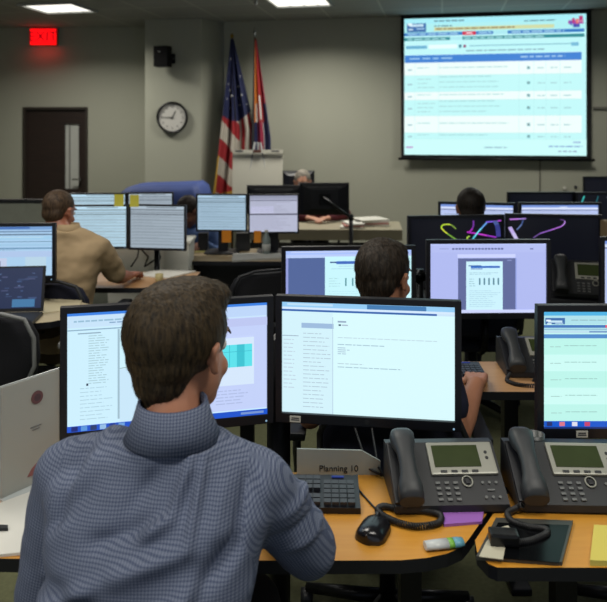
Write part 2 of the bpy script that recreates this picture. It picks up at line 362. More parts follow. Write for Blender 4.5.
def c_site(r, big=False):
    L = [(0, 0, 1, .04, (80, 180, 230) if not big else (170, 240, 250)), (0, .04, 1, .115, (176, 226, 236) if not big else (178, 242, 244))]
    L += [(.015, .035 if big else .06, .125, .10 if big else .115, (62, 112, 175))]
    lw = (.03, .05) if big else (.07, .08)
    L += [(.03, lw[0] + .012, .11, lw[0] + .03, (200, 230, 245)), (.025, lw[1] + .025, .05, lw[1] + .035, (220, 240, 250)), (.02, lw[0] + .005, .045, lw[0] + .02, (240, 250, 255)), (.07, lw[1] + .022, .115, lw[1] + .03, (180, 215, 240))]
    if big:
        L += words(.17, .34, .018, .009, (90, 130, 150), r) + words(.17, .27, .055, .008, (90, 130, 150), r) + words(.67, .84, .035, .008, (90, 130, 150), r)
        L += [(.17, .068, .83, .094, (212, 222, 170))] + words(.18, .62, .076, .010, (150, 120, 90), r)
        # purple and orange bar-chart emblem at the top right
        L += [(.905, .045, .985, .07, (170, 70, 170)), (.925, .03, .94, .06, (190, 60, 130)), (.945, .035, .96, .07, (230, 120, 110)), (.962, .015, .982, .06, (190, 50, 120)), (.93, .07, .965, .095, (70, 80, 180)), (.915, .05, .925, .08, (80, 90, 190)), (.95, .05, .985, .055, (230, 200, 220))]
        L += [(0, .105, .99, .128, (56, 124, 200)), (.33, .103, .405, .13, (215, 50, 80)), (.35, .111, .385, .12, (250, 220, 230)), (.50, .105, .58, .128, (176, 236, 244)), (0, .14, .99, .163, (46, 140, 150)), (.26, .14, .33, .163, (176, 236, 244))]
        L += words(.02, .32, .112, .009, (170, 215, 240), r, .95, .02, .06) + words(.42, .49, .112, .009, (170, 215, 240), r) + words(.6, .9, .112, .009, (170, 215, 240), r, .95, .02, .06)
        L += words(.02, .25, .148, .009, (170, 225, 230), r, .95, .02, .05) + words(.34, .8, .148, .009, (170, 225, 230), r, .95, .02, .05)
        L += [(0, .17, 1, .2, (196, 250, 252)), (.01, .20, .13, .223, (110, 180, 215)), (.14, .195, .3, .225, (235, 255, 255)), (.31, .198, .325, .222, (70, 140, 160)), (.335, .2, .35, .22, (150, 60, 110)), (.37, .205, .95, .212, (120, 190, 205)), (.92, .2, .96, .225, (120, 190, 220))]
        L += words(.35, .8, .24, .008, (120, 170, 185), r, .95)
        L += [(.003, .27, .975, .325, (66, 132, 214))] + words(.03, .3, .29, .01, (160, 205, 240), r, .9, .03, .08) + words(.65, .9, .29, .01, (170, 210, 240), r, .95, .02, .04)
        rows = [(.325, .42, 0), (.42, .54, 1), (.54, .60, 0), (.60, .715, 1), (.715, .84, 0), (.84, .885, 1)]
        for v0, v1, tone in rows:
            L.append((.0, v0, .975, v1, (240, 255, 253) if not tone else (196, 250, 250)))
            vm = (v0 + v1) / 2; n = 3 if tone and v1 - v0 > .1 else 1
            L += para(.20, .6, vm - .02 * n + .008, vm + .02 * n, n, (160, 212, 214), r, h=.006)
            L += para(.075, .18, vm - .012 * n, vm + .018 * n, n, (165, 214, 216), r, h=.006) + words(.02, .045, vm, .009, (150, 190, 200), r)
            L += [(.684, vm - .009, .701, vm + .012, (110, 180, 190)), (.688, vm - .003, .695, vm + .004, (160, 130, 110))]
            for u in (.74, .81, .88): L += words(u, u + .045, vm, .007, (160, 205, 210), r, .9)
            L += [(.0, v1 - .0015, .975, v1, (170, 225, 228))]
        L += [(u, .325, u + .0015, .885, (176, 228, 230)) for u in (.06, .195, .64, .72, .785, .86)]
        L += [(0, .885, 1, 1, (206, 254, 252))] + words(.45, .58, .94, .008, (140, 180, 200), r) + words(.8, .98, .93, .009, (130, 170, 215), r) + words(.85, .95, .965, .009, (150, 170, 200), r)
        L += [(.01, .94, .05, .95, (190, 120, 200)), (.93, .90, .97, .91, (150, 180, 220))]
        return (196, 250, 252), L
    L += words(.16, .45, .075, .007, (140, 180, 190), r) + [(0, .12, 1, .145, (70, 120, 190)), (.35, .12, .46, .145, (225, 90, 120)), (0, .15, 1, .165, (150, 195, 220)), (0, .168, 1, .19, (190, 225, 240)), (.26, .172, .4, .185, (110, 150, 200)), (0, .2, 1, .235, (82, 140, 205))]
    for i in range(5):
        v0 = .235 + i * .14
        L.append((0, v0, 1, v0 + .14, (206, 252, 246) if i % 2 else (190, 246, 236)))
        L += words(.04, .1, v0 + .07, .006, (160, 200, 195), r) + words(.12, .3, v0 + .06, .006, (150, 195, 190), r) + para(.36, .9, v0 + .05, v0 + .10, 2, (150, 195, 190), r, h=.006)
    L += [(0, .935, 1, .985, (16, 88, 205)), (0, .985, 1, 1, (20, 50, 120))] + [(.015 + .07 * i, .942, .045 + .07 * i, .978, c) for i, c in enumerate([(40, 50, 110), (220, 120, 140), (225, 225, 240), (200, 70, 110)])]
    return (196, 248, 240), L
def c_pdf(r):
    L = [(0, 0, 1, .055, (170, 195, 252)), (.04, .015, .8, .03, (200, 212, 250)), (0, .055, 1, .09, (188, 206, 252)), (0, .1, .31, 1, (84, 104, 156)), (.0, .1, .02, 1, (150, 160, 220)), (.31, .085, 1, 1, (202, 248, 255)),
         (.35, .155, .40, .175, (70, 100, 150)), (.40, .15, .62, .19, (66, 108, 196)), (.42, .215, .75, .222, (160, 200, 225)), (.36, .25, .8, .256, (160, 200, 225))]
    for u in (.47, .525, .58, .635, .69): L.append((u, .38, u + .012, .49, (90, 150, 160)))
    L += para(.34, .44, .38, .52, 4, (170, 215, 218), r, h=.008) + para(.34, .8, .56, .95, 12, (175, 222, 228), r, h=.006)
    return (190, 215, 252), L
def c_doc(r):
    L = [(0, 0, 1, .03, (188, 200, 250)), (0, .03, 1, .13, (182, 192, 244)), (0, .13, 1, .95, (178, 188, 242))]
    L += [(.19 + .028 * i, .065, .21 + .028 * i, .09, (96, 106, 160)) for i in range(16)] + [(.86, .07, .89, .09, (120, 128, 180)), (.08, .07, .16, .08, (150, 160, 210))]
    L += [(.235, .155, .735, .205, (206, 214, 255)), (.24, .215, .735, .96, (98, 108, 156)), (.31, .26, .625, .96, (206, 244, 255)), (.735, .215, .745, .96, (150, 165, 230)),
          (.33, .315, .44, .33, (70, 100, 160)), (.35, .325, .60, .355, (48, 108, 200)), (.35, .36, .45, .375, (120, 150, 200))]
    for u in (.42, .46, .5, .54, .58): L += [(u, .50, u + .013, .60, (82, 130, 150))]
    L += para(.335, .40, .51, .64, 4, (150, 195, 205), r, h=.01) + para(.335, .60, .42, .46, 2, (160, 200, 215), r, h=.008) + para(.335, .61, .68, .93, 9, (165, 205, 220), r, h=.007)
    L += [(0, .955, 1, 1, (208, 216, 255)), (.66, .235, .7, .25, (140, 150, 200))]
    return (168, 180, 246), L
def c_table(r, tone=0):
    bgc = [(176, 206, 222), (158, 172, 184), (160, 188, 208), (168, 172, 192)][tone]
    dk = tuple(int(v * .62) for v in bgc)
    L = [(0, 0, 1, .06, tuple(min(255, int(v * 1.1)) for v in bgc)), (.3, .02, .85, .04, dk), (0, .08, 1, .10, dk), (0, .14, 1, .16, tuple(int(v * .8) for v in bgc)), (0, .185, 1, .21, dk)]
    for i in range(10): L += [(0, .26 + i * .073, 1, .275 + i * .073, tuple(int(v * (.78 if i % 2 else .88)) for v in bgc))]
    for i in range(10): L += words(.05, .9, .235 + i * .073, .01, tuple(int(v * .8) for v in bgc), r, r.uniform(.4, 1))
    return bgc, L
def c_split(r):
    L = [(0, 0, 1, .1, (150, 154, 176)), (0, .12, 1, .15, (110, 112, 134)), (0, .5, 1, .54, (84, 86, 104)), (.02, .3, .5, .48, (196, 198, 226))]
    L += para(.03, .9, .18, .47, 6, (150, 152, 176), r, h=.012) + para(.03, .9, .58, .95, 8, (150, 152, 176), r, h=.012)
    return (182, 186, 208), L
def c_bar(r):
    L = [(0, 0, 1, .05, (120, 150, 220)), (0, .06, 1, .1, (220, 230, 255)), (0, .10, 1, .12, (90, 105, 160)), (.1, .14, .9, .15, (160, 170, 200)), (.5, .04, .6, .055, (230, 240, 255))]
    L += para(.05, .9, .2, .9, 9, (150, 165, 200), r, h=.015)
    return (186, 200, 240), L
def c_web(r):
    L = [(0, 0, 1, .07, (120, 160, 210)), (.3, .01, .75, .05, (70, 110, 180)), (0, .09, 1, .12, (110, 140, 175)), (0, .15, 1, .18, (100, 125, 150)), (0, .2, 1, .27, (160, 205, 235)), (0, .3, 1, .32, (125, 160, 190)),
         (0, .35, 1, .4, (160, 200, 230)), (0, .43, 1, .46, (110, 150, 185)), (.0, .5, 1, .62, (176, 200, 235)), (.0, .64, .3, 1, (190, 196, 214)), (.02, .68, .1, .95, (110, 80, 90)), (.32, .64, .5, .95, (196, 206, 232)), (.38, .7, .43, .82, (110, 120, 150)), (.7, .62, .93, 1, (186, 214, 232))]
    L += words(.1, .9, .215, .012, (200, 225, 240), r) + words(.05, .6, .47, .01, (130, 160, 190), r)
    return (172, 208, 238), L
def c_off(r): return (8, 10, 20), []
def ribbon(L, pts, wd, cols):
    wd *= .72; sm = []
    for i in range(len(pts) - 1):
        p0 = Vector(pts[max(i - 1, 0)]); p1 = Vector(pts[i]); p2 = Vector(pts[i + 1]); p3 = Vector(pts[min(i + 2, len(pts) - 1)])
        for k in range(6):
            t = k / 6; sm.append(.5 * ((2 * p1) + (-p0 + p2) * t + (2 * p0 - 5 * p1 + 4 * p2 - p3) * t * t + (-p0 + 3 * p1 - 3 * p2 + p3) * t ** 3))
    sm.append(Vector(pts[-1])); n = len(sm)
    nn = []
    for i in range(n):
        d = (sm[min(i + 1, n - 1)] - sm[max(i - 1, 0)]).normalized(); nn.append(Vector((-d.y, d.x * 1.5)) * wd)
    for i in range(n - 1):
        c = cols[min(len(cols) - 1, int(i / (n - 1) * len(cols)))]
        L.append(('poly', [tuple(sm[i] + nn[i]), tuple(sm[i + 1] + nn[i + 1]), tuple(sm[i + 1] - nn[i + 1]), tuple(sm[i] - nn[i])], c))
def c_rib_a(r):
    L = []
    ribbon(L, [(.50, .20), (.44, .12), (.36, .12), (.34, .18), (.40, .28), (.52, .42)], .011, [(120, 150, 60), (190, 215, 60), (180, 220, 50), (210, 220, 60), (120, 170, 60)])
    ribbon(L, [(.66, .44), (.63, .42), (.625, .36), (.65, .34)], .011, [(200, 190, 60), (170, 210, 80)])
    ribbon(L, [(.62, .26), (.78, .31), (.95, .37)], .013, [(180, 40, 190), (190, 60, 200), (150, 50, 190)])
    ribbon(L, [(.69, .05), (.69, .15), (.66, .24), (.62, .27)], .013, [(110, 50, 150), (170, 40, 180)])
    ribbon(L, [(.66, .45), (.74, .27), (.85, .07)], .013, [(90, 200, 220), (110, 220, 240), (100, 160, 230)])
    ribbon(L, [(.83, .08), (.92, .07), (1.0, .055)], .012, [(120, 90, 220), (170, 70, 200)])
    ribbon(L, [(.93, .06), (.96, .18), (.97, .36)], .035, [(70, 90, 150), (50, 60, 130), (60, 60, 140)])
    return (7, 9, 18), L
def c_rib_b(r):
    L = []
    ribbon(L, [(.02, .055), (.12, .045), (.2, .035)], .012, [(190, 120, 220), (160, 130, 210)])
    ribbon(L, [(.02, .20), (.06, .32), (.12, .5)], .03, [(190, 170, 230), (200, 190, 235)])
    ribbon(L, [(.10, .25), (.15, .15), (.17, .06)], .012, [(90, 110, 160), (60, 80, 130)])
    ribbon(L, [(.58, .04), (.63, .07), (.60, .16), (.48, .24), (.36, .31), (.28, .40)], .009, [(90, 60, 120), (190, 140, 230), (180, 110, 220), (150, 100, 200), (110, 80, 150)])
    return (7, 9, 18), L
def c_rib_c(r):
    L = []
    ribbon(L, [(.06, .2), (.08, .12), (.1, .04)], .012, [(60, 190, 190), (70, 210, 200)])
    ribbon(L, [(.28, .2), (.3, .12), (.31, .04)], .01, [(40, 110, 120)])
    ribbon(L, [(.45, .06), (.55, .18), (.64, .26), (.7, .16), (.76, .08), (.86, .06)], .012, [(150, 160, 170), (110, 190, 200), (60, 180, 190)])
    ribbon(L, [(.5, .04), (.62, .3), (.72, .6), (.74, .95)], .014, [(90, 130, 170), (120, 160, 210), (100, 120, 180)])
    return (7, 9, 18), L

SCREENS = {'mail': c_mail, 'report': c_report, 'site': c_site, 'pdf': c_pdf, 'doc': c_doc, 'ta': lambda r: c_table(r, 0), 'tb': lambda r: c_table(r, 1), 'tc': lambda r: c_table(r, 2), 'td': lambda r: c_table(r, 3),
           'split': c_split, 'bar': c_bar, 'web': c_web, 'off': c_off, 'ra': c_rib_a, 'rb': c_rib_b, 'rc': c_rib_c}
def monitor(label, L, Rr, zt, zb, scr, desk=None, bez=.017, tagu=None, group=None, chin=.026, back=False, badge=True):
    """L, Rr: (x, y) of the two front edges; desk: height of what it stands on, or None when an arm carries it"""
    L = Vector((*L, 0)); Rr = Vector((*Rr, 0)); d = Rr - L; w_ = d.length; ang = math.atan2(d.y, d.x); h = zt - zb
    mid = (L + Rr) / 2; base = desk if desk is not None else zb
    if back: ang += math.pi
    t = thing('monitor', label, 'monitor', (mid.x, mid.y, base), ang, group)
    zc = (zt + zb) / 2 - base
    b = MB()
    b.box((0, .012, h / 2 - bez / 2 + zc), (w_, .024, bez), PLASTIC, bev=.002); b.box((0, .012, -h / 2 + chin / 2 + zc), (w_, .024, chin), PLASTIC, bev=.002)
    for sx in (-1, 1): b.box((sx * (w_ / 2 - bez / 2), .012, zc + (chin - bez) / 2), (bez, .024, h - chin - bez + .004), PLASTIC)
    b.build('bezel', t)
    b = MB()
    def rr(hw, hh, y): return [Vector((x, y, z + zc)) for x, z in ((-hw, -hh), (hw, -hh), (hw, hh), (-hw, hh))]
    b.loft([rr(w_ / 2 - .001, h / 2 - .001, .014), rr(w_ / 2 - .004, h / 2 - .004, .03), rr(w_ / 2 - .03, h / 2 - .03, .042), rr(w_ * .28, h * .3, .056)], PLASTIC, False)
    for k in range(9): b.box(((k - 4) * .022, .0425, h * .38 + zc), (.016, .002, .006), PLAST2)
    b.build('back_cover', t)
    if back:
        b = MB(); b.box((0, .0435, h * .36 + zc), (w_ * .7, .004, .009), GREYPL); b.build('vent_bar', t)
    sw, sh = w_ - 2 * bez, h - bez - chin
    bgc, rects = SCREENS[scr](random.Random(len(label)))
    b = MB(); b.quad([(-sw / 2, 0, -sh / 2), (sw / 2, 0, -sh / 2), (sw / 2, 0, sh / 2), (-sw / 2, 0, sh / 2)], emit(bgc))
    lay(b, sw, sh, rects)
    o = b.build('screen', t, loc=(0, .011, zc + (chin - bez) / 2), recalc=False)
    if badge:
        b = MB(); b.cyl((0, .0005, zc - h / 2 + chin / 2), (0, -.001, zc - h / 2 + chin / 2), .0065, PLAST2); b.build('badge', t)
        b = MB(); b.ball((w_ / 2 - .02, 0, zc - h / 2 + .008), .0028, emit((150, 190, 220), .7), seg=8); b.build('power_light', t)
    if tagu is not None:
        tg = MB(); tx = (tagu - .5) * w_; tg.box((tx, -.0012, zc - h / 2 + chin / 2 - .001), (.03, .002, .017), mat('label_white', (190, 188, 178), .6)); to = tg.build('label_sticker', t)
        q = MB(); q.box((tx, -.0024, zc - h / 2 + chin / 2 + .002), (.02, .0006, .003), INK); q.box((tx, -.0024, zc - h / 2 + chin / 2 - .003), (.022, .0006, .003), INK); q.build('printing', to)
    if desk is not None:
        b = MB(); b.box((0, .075, (zc) / 2 + .01), (.07, .03, zc + .02), PLASTIC, bev=.006); b.box((0, .055, zc), (.09, .03, .09), PLASTIC); b.build('stand_neck', t)
        b = MB(); b.prism([(-.12, -.03), (-.1, -.06), (.1, -.06), (.12, -.03), (.12, .12), (.09, .15), (-.09, .15), (-.12, .12)], .0, .012, PLASTIC); b.build('stand_base', t)
    else:
        b = MB(); b.box((0, .062, zc), (.1, .012, .1), METAL); b.build('mounting_plate', t)
    return t, mid, ang, zc + base
def pole_mount(label, x, y, zdesk, ztop, tips, group=None, r=.0175):
    zdesk = 0
    t = thing('pole_stand', label, 'monitor stand', (x, y, zdesk), 0, group)
    b = MB(); b.cyl((0, 0, 0), (0, 0, ztop - zdesk), r, METAL); b.build('pole', t)
    b = MB(); b.box((0, 0, .01), (.34, .30, .02), METAL, bev=.004); b.cyl((0, 0, .02), (0, 0, .06), .035, METAL); b.build('base_plate', t)
    for tip in tips:
        v = Vector(tip) - Vector((x, y, zdesk)); b = MB()
        z0 = ztop - zdesk - .03; m = Vector((v.x * .5, v.y * .5 + .02, (z0 + v.z) / 2))
        b.tube([(0, 0, z0), m, v], .012, METAL); b.cyl((0, 0, z0 - .02), (0, 0, z0 + .02), .024, METAL); b.build('arm', t)
    return t
def mtop(px, py, zt=1.145):
    y = (CH - zt) * F / (py - HZ); return ((px - CX) * y / F, y)

# ---------------------------------------------------------------- projection screen on the far right wall
def onE(px, off=0):
    """point of the far right wall behind picture column px, moved off metres into the room"""
    k = (px - CX) / F; base = pE - NV * off
    t = (k * base.y - base.x) / (U.x - k * U.y); return base + U * t
a_ = onE(401, .09); c_ = onE(591.5, .09)
zt = (at(0, 14.5, a_.y).z + at(0, 10, c_.y).z) / 2; zb = (at(0, 158, a_.y).z + at(0, 158.5, c_.y).z) / 2
W_ = (c_ - a_).length; H_ = zt - zb; mid = (a_ + c_) / 2
ps = thing('projection_screen', 'large pull-down projection screen with a black border showing a blue and white web page', 'projection screen', (mid.x, mid.y, zb), TH)
BLK = mat('black_screen_border', (12, 12, 14), .8)
b = MB(); b.box((0, .002, H_ / 2), (W_, .003, H_), BLK); b.build('border', ps)
l, r_, tp, bt = 3.5 / 190, 5.0 / 190, 4.0 / 145, 3.0 / 145
sw, sh = W_ * (1 - l - r_), H_ * (1 - tp - bt)
bgc, rects = c_site(random.Random(3), True)
b = MB(); b.quad([(-sw / 2, 0, -sh / 2), (sw / 2, 0, -sh / 2), (sw / 2, 0, sh / 2), (-sw / 2, 0, sh / 2)], emit(bgc))
lay(b, sw, sh, rects, step=.00004); b.build('projected_page', ps, loc=(W_ * (l - r_) / 2, -.003, H_ * bt + sh / 2), recalc=False)
b = MB(); b.cyl((-W_ / 2 - .03, 0, -.012), (W_ / 2 + .03, 0, -.012), .014, METAL); b.build('weight_bar', ps)
b = MB(); b.box((0, .03, H_ + .045), (W_ + .06, .1, .09), mat('screen_case', (70, 72, 76), .6), bev=.01); b.build('roller_case', ps)
# rail and seam at the right
p1 = onE(593, .012); p2 = onE(593, .012) + U * 1.6
b = MB(); zr = at(0, 108, p1.y).z; b.prism([(p1.x, p1.y), (p2.x, p2.y), (p2.x - NV.x * .02, p2.y - NV.y * .02), (p1.x - NV.x * .02, p1.y - NV.y * .02)], zr - .012, zr + .012, mat('rail_grey', (110, 108, 100), .5)); struct(b.build('trim_1'))
p1 = onE(540, .004); b = MB(); b.box((p1.x, p1.y, 1.0), (.012, .008, 1.2), mat('seam_grey', (92, 90, 82), .6)); struct(b.build('trim_2'))
for px, py, m_ in ((565, 188, WHITE), (576, 187, INK)):
    p1 = onE(px, .02); q = at(px, py, p1.y); b = MB(); b.cyl((q.x, q.y, q.z), (q.x, q.y + .03, q.z), .014, m_); struct(b.build('trim_3' if px == 565 else 'trim_4'))

# ---------------------------------------------------------------- desks
def desk(label, poly, z, m, name='desk', edge=None, legs=None, th=.028, panel=None, group=None):
    cx = sum(p[0] for p in poly) / len(poly); cy = sum(p[1] for p in poly) / len(poly)
    t = thing(name, label, 'desk', (cx, cy, 0), 0, group); b = MB()
    b.prism([(x - cx, y - cy) for x, y in poly], z - th, z, m, side=edge or PLASTIC); b.build('desktop', t)
    for (x, y) in (legs or []):
        b = MB(); b.box((x - cx, y - cy, (z - th) / 2), (.05, .05, z - th), METAL, bev=.004); b.box((x - cx, y - cy, .012), (.07, .30, .024), METAL, bev=.006); b.build('leg', t)
    if panel:
        x0, x1, yy, z0, z1, pm = panel; b = MB(); b.box(((x0 + x1) / 2 - cx, yy - cy, (z0 + z1) / 2), (x1 - x0, .02, z1 - z0), pm); b.build('modesty_panel', t)
    return t
def arc(cx, cy, r, a0, a1, n=6): return [(cx + r * math.cos(R(a0 + (a1 - a0) * i / n)), cy + r * math.sin(R(a0 + (a1 - a0) * i / n))) for i in range(n + 1)]
DZ = .72
desk('honey wood desk with a rounded corner before the man in blue',
     [(-1.15, 1.455), (-.6, 1.437), (0, 1.43)] + [(.20, 1.432), (.255, 1.44), (.30, 1.455), (.335, 1.478), (.355, 1.505), (.548, 1.80), (-.30, 1.80), (-.38, 1.78), (-1.15, 1.78)], DZ, WOOD, legs=[(-1.0, 1.62), (.25, 1.65)])
desk('honey wood desk at the lower right holding the black tablet and the yellow pad',
     [(.375, 1.42), (.39, 1.408), (1.4, 1.405), (1.4, 1.80), (.562, 1.80), (.368, 1.502), (.362, 1.46)], DZ, WOOD, legs=[(.6, 1.62), (1.25, 1.62)])
desk('pale wood desk behind the middle monitor, under the typing hand', [(-.35, 2.36), (1.7, 2.345), (1.7, 2.66), (-.35, 2.66)], DZ, WOOD2, legs=[(-.2, 2.5), (.75, 2.55), (1.6, 2.5)])
desk('dark desk under the screensaver monitors', [(.2, 3.40), (2.1, 3.40), (2.1, 3.86), (.2, 3.86)], DZ, DARKTOP, legs=[(.4, 3.65), (1.95, 3.65)])
desk('dark desk under the lit monitors in front of the third man', [(.5, 4.25), (2.2, 4.25), (2.2, 4.75), (.5, 4.75)], DZ, DARKTOP, legs=[(.7, 4.5), (2.1, 4.5)])
desk('dark desk at the right below the turned-off black monitor', [(1.3, 5.0), (2.9, 5.0), (2.9, 5.5), (1.3, 5.5)], DZ, DARKTOP, legs=[(1.4, 5.25), (2.7, 5.25)])
desk('dark desk nearest the projection screen at the far right', [(2.5, 6.55), (3.9, 6.25), (3.9, 6.75), (2.5, 6.98)], DZ, DARKTOP, legs=[(2.7, 6.75), (3.7, 6.5)])
desk('small beige desk at the left under the laptop', [(-2.3, 3.02), (-1.35, 3.02), (-1.12, 3.1), (-1.0, 3.22), (-.98, 3.36), (-1.1, 3.46), (-2.3, 3.46)], .75, mat('beige_laminate', (170, 158, 132), .5, vary=.05), legs=[(-2.1, 3.3), (-1.3, 3.3)])
desk('pale wood desk with a curved edge under the forearm of the man in tan', [(-2.1, 3.92), (-1.1, 3.9), (-.9, 3.9), (-.76, 3.95), (-.68, 4.06), (-.64, 4.2), (-.64, 4.345), (-2.1, 4.345)], DZ, WOOD2, legs=[(-1.9, 4.2), (-.85, 4.3)])
desk('desk holding the two monitors with orange notes', [(-.86, 4.70), (-.05, 4.68), (.02, 5.2), (-.86, 5.2)], DZ, mat('tan_laminate', (150, 132, 100), .5, vary=.06), legs=[(-.78, 4.9), (-.1, 4.9)], panel=(-.82, -.05, 5.1, .3, .69, PLASTIC))
desk('long beige desk in front of the seated person in burgundy', [(-.5, 6.05), (.85, 6.02), (.9, 6.58), (-.5, 6.58)], DZ + .02, mat('beige_desk_laminate', (146, 138, 116), .6, vary=.05), legs=[(-.45, 6.4), (.78, 6.4)], panel=(-.48, .72, 6.09, .1, .62, mat('dark_desk_panel', (36, 36, 36), .6)), th=.09, edge=mat('beige_desk_edge', (140, 132, 110), .6))

# ---------------------------------------------------------------- monitors
ZT = 1.145
G1 = None
Lp = mtop(60, 308); Rp = mtop(273.5, 296); _, m1, a1, z1 = monitor('large monitor half hidden by the man in blue, showing a cyan table', Lp, Rp, ZT, .797, 'report')
Lp = mtop(275.5, 295.5); Rp = mtop(461.5, 301.5); _, m2, a2, z2 = monitor('large monitor in the middle foreground showing a mail list, white sticker at its lower left', Lp, Rp, ZT, .797, 'mail', tagu=.11)
def behind(m, a, z, d=.068): return (m.x - math.sin(a) * d, m.y + math.cos(a) * d, z)
pole_mount('black pole behind the seam of the two front monitors', -.072, 2.03, DZ, 1.0, [behind(m1, a1, z1), behind(m2, a2, z2)], r=.034)
Lp = mtop(537.5, 305.5); monitor('monitor cut by the right picture edge showing a green-white web page', Lp, (Lp[0] + .5, Lp[1] + .0), ZT, .80, 'site', tagu=.23, desk=DZ)
Lp = mtop(281.5, 247); monitor('monitor left of the second man showing a grey and white document', Lp, mtop(416, 245.5), ZT, .815, 'pdf')
Lp2 = mtop(426.5, 240); monitor('monitor right of the second man showing a page between grey margins on lavender', Lp2, mtop(551, 239.5), ZT, .815, 'doc')
pole_mount('black monitor arm behind the second man', .50, 3.02, DZ, 1.0, [(.22, 2.83, .98), (.76, 2.96, .98)])
Lp = mtop(601, 237); monitor('sliver of a lit monitor at the right picture edge beside the upper desk phone', Lp, (Lp[0] + .5, Lp[1]), ZT, .815, 'bar')
monitor('black monitor with yellow and magenta ribbon screensaver', mtop(408, 216), mtop(504.5, 214.5), ZT, .815, 'ra', desk=DZ)
monitor('black monitor with a single violet ribbon screensaver', mtop(505, 213.5), mtop(602.5, 215), ZT, .815, 'rb', desk=DZ)
monitor('lit monitor behind the head of the third man', mtop(438, 201.5), mtop(516, 203), ZT, .815, 'bar', desk=DZ)
monitor('lit monitor right of the third man, above the violet ribbon screen', mtop(519, 202.5), mtop(601.5, 202.5), ZT, .815, 'bar', desk=DZ)
monitor('turned-off black monitor in front of the wall below the projection screen', mtop(507.5, 192), mtop(575, 191.8), ZT, .815, 'off', desk=DZ)
monitor('monitor with thin teal ribbons at the right picture edge', mtop(576, 192.3), mtop(646, 192.5), ZT, .815, 'rc', desk=DZ)
monitor('farthest black monitor at the right edge, highest in its stack of screens', mtop(583.5, 176.5), mtop(634, 176.5), ZT, .815, 'off', desk=DZ)
# left block
y = 3.42; lp = at(55.5, 223, y); lb = at(0, 281, y)
monitor('lit monitor at the left picture edge behind the laptop', (lp.x - .47, y - .03), (lp.x, y), lp.z, lb.z, 'web', desk=.75)
y = 4.25; A = at(67.5, 205, y); B = at(127, 205, y); z0 = at(0, 249.5, y).z
_, m1, a1, z1 = monitor('lit monitor before the man in tan, yellow note at its upper right', (A.x, y), (B.x, y + .02), A.z, z0, 'ta', bez=.011, chin=.014)
A = at(127.5, 204.5, y); B = at(186.5, 207, y)
_, m2, a2, z2 = monitor('dimmer monitor right of the man in tan, yellow note at its upper left', (A.x, y + .02), (B.x, y - .03), A.z, z0 - .005, 'tb', bez=.011, chin=.014)
pole_mount('black pole with slanted arm under the monitors in front of the man in tan', at(157, 0, 4.37).x, 4.37, DZ, .98, [behind(m1, a1, z1), behind(m2, a2, z2)])
y = 5.0
A = at(68, 193, y); B = at(126.5, 192.5, y); monitor('monitor peeking over the lit left one, farther back', (A.x, y), (B.x, y), A.z, A.z - .27, 'ta', bez=.012)
A = at(127, 192.5, y); B = at(172.5, 191.5, y); monitor('monitor peeking over the dimmer left one, farther back', (A.x, y), (B.x, y + .04), A.z, A.z - .27, 'tb', bez=.012)
desk('dark desk hidden behind the left monitors', [(-1.9, 4.85), (-.93, 4.85), (-.93, 5.135), (-1.9, 5.135)], DZ, DARKTOP, legs=[(-1.8, 5.1), (-1.0, 5.1)])
pole_mount('black pole behind the farther left monitors', -1.26, 5.16, DZ, 1.0, [(-1.48, 5.07, 1.0), (-1.1, 5.09, 1.0)])
A = at(196, 193.8, y); B = at(247.3, 194.8, y); z0 = at(0, 231.5, y).z
monitor('pale blue lit monitor with an orange note below, left one beneath the flags', (A.x, y), (B.x, y - .02), A.z, z0, 'tc', desk=DZ, bez=.011, chin=.013)
A = at(248.5, 194, y); B = at(299, 194.5, y); z0 = at(0, 233.5, y).z
monitor('lavender lit monitor with an orange note below, right of the pale blue one', (A.x, y - .02), (B.x, y), A.z, z0, 'split', desk=DZ, bez=.011, chin=.013)
y = 6.1
A = at(247, 185, y); B = at(301, 184, y); z0 = at(0, 214, y).z
monitor('black back of a monitor behind the lavender lit monitor', (A.x, y), (B.x, y), A.z, z0, 'off', back=True, badge=False)
A = at(300, 182.5, y - .05); B = at(349, 182, y - .05)
monitor('black back of a monitor on a slanted arm before the person in burgundy', (A.x, y - .05), (B.x, y - .05), A.z, z0, 'off', back=True, badge=False)
zc_ = (A.z + z0) / 2
pole_mount('black pole with slanted arm holding the two back-turned monitors', at(351, 0, 5.86).x, 5.86, DZ + .02, at(0, 214, 5.86).z, [(at(323, 0, 5.93).x, 5.935, zc_ + .02)])
A = at(282, 170.5, 7.4); B = at(305, 171.5, 7.4)
monitor('small black monitor back beside the grey-haired person', (A.x, 7.4), (B.x + .1, 7.4), A.z, A.z - .25, 'off', desk=DZ, back=True, badge=False)
desk('narrow desk against the far wall under the small black monitor', [(-.2, 7.22), (.3, 7.22), (.3, 7.55), (-.2, 7.55)], DZ, DARKTOP, legs=[(-.1, 7.4), (.2, 7.4)])

# sticky notes on monitors
YEL = mat('yellow_note', (205, 200, 76), .8); ORG = mat('orange_note', (226, 140, 34), .8)
def note(label, c, sx, sz, m, rot=0):
    b = MB(); b.loft([[Vector((-sx / 2, 0, -sz / 2)), Vector((sx / 2, 0, -sz / 2)), Vector((sx / 2, -.001, -sz / 2)), Vector((-sx / 2, -.001, -sz / 2))],
                      [Vector((-sx / 2, .003, 0)), Vector((sx / 2, .003, 0)), Vector((sx / 2, .002, 0)), Vector((-sx / 2, .002, 0))],
                      [Vector((-sx / 2, .003, sz / 2)), Vector((sx / 2, .003, sz / 2)), Vector((sx / 2, .002, sz / 2)), Vector((-sx / 2, .002, sz / 2))]], m, False)
    return tag(b.build('sticky_note', loc=c), label, 'sticky note', 'sticky notes on the monitors')
p = at(118.5, 200.5, 4.235); note('yellow sticky note on the upper right corner of the lit left monitor', (p.x, 4.243, p.z), .057, .073, YEL)
p = at(134, 201, 4.235); note('yellow sticky note on the upper left corner of the dimmer monitor', (p.x, 4.243, p.z), .055, .073, YEL)
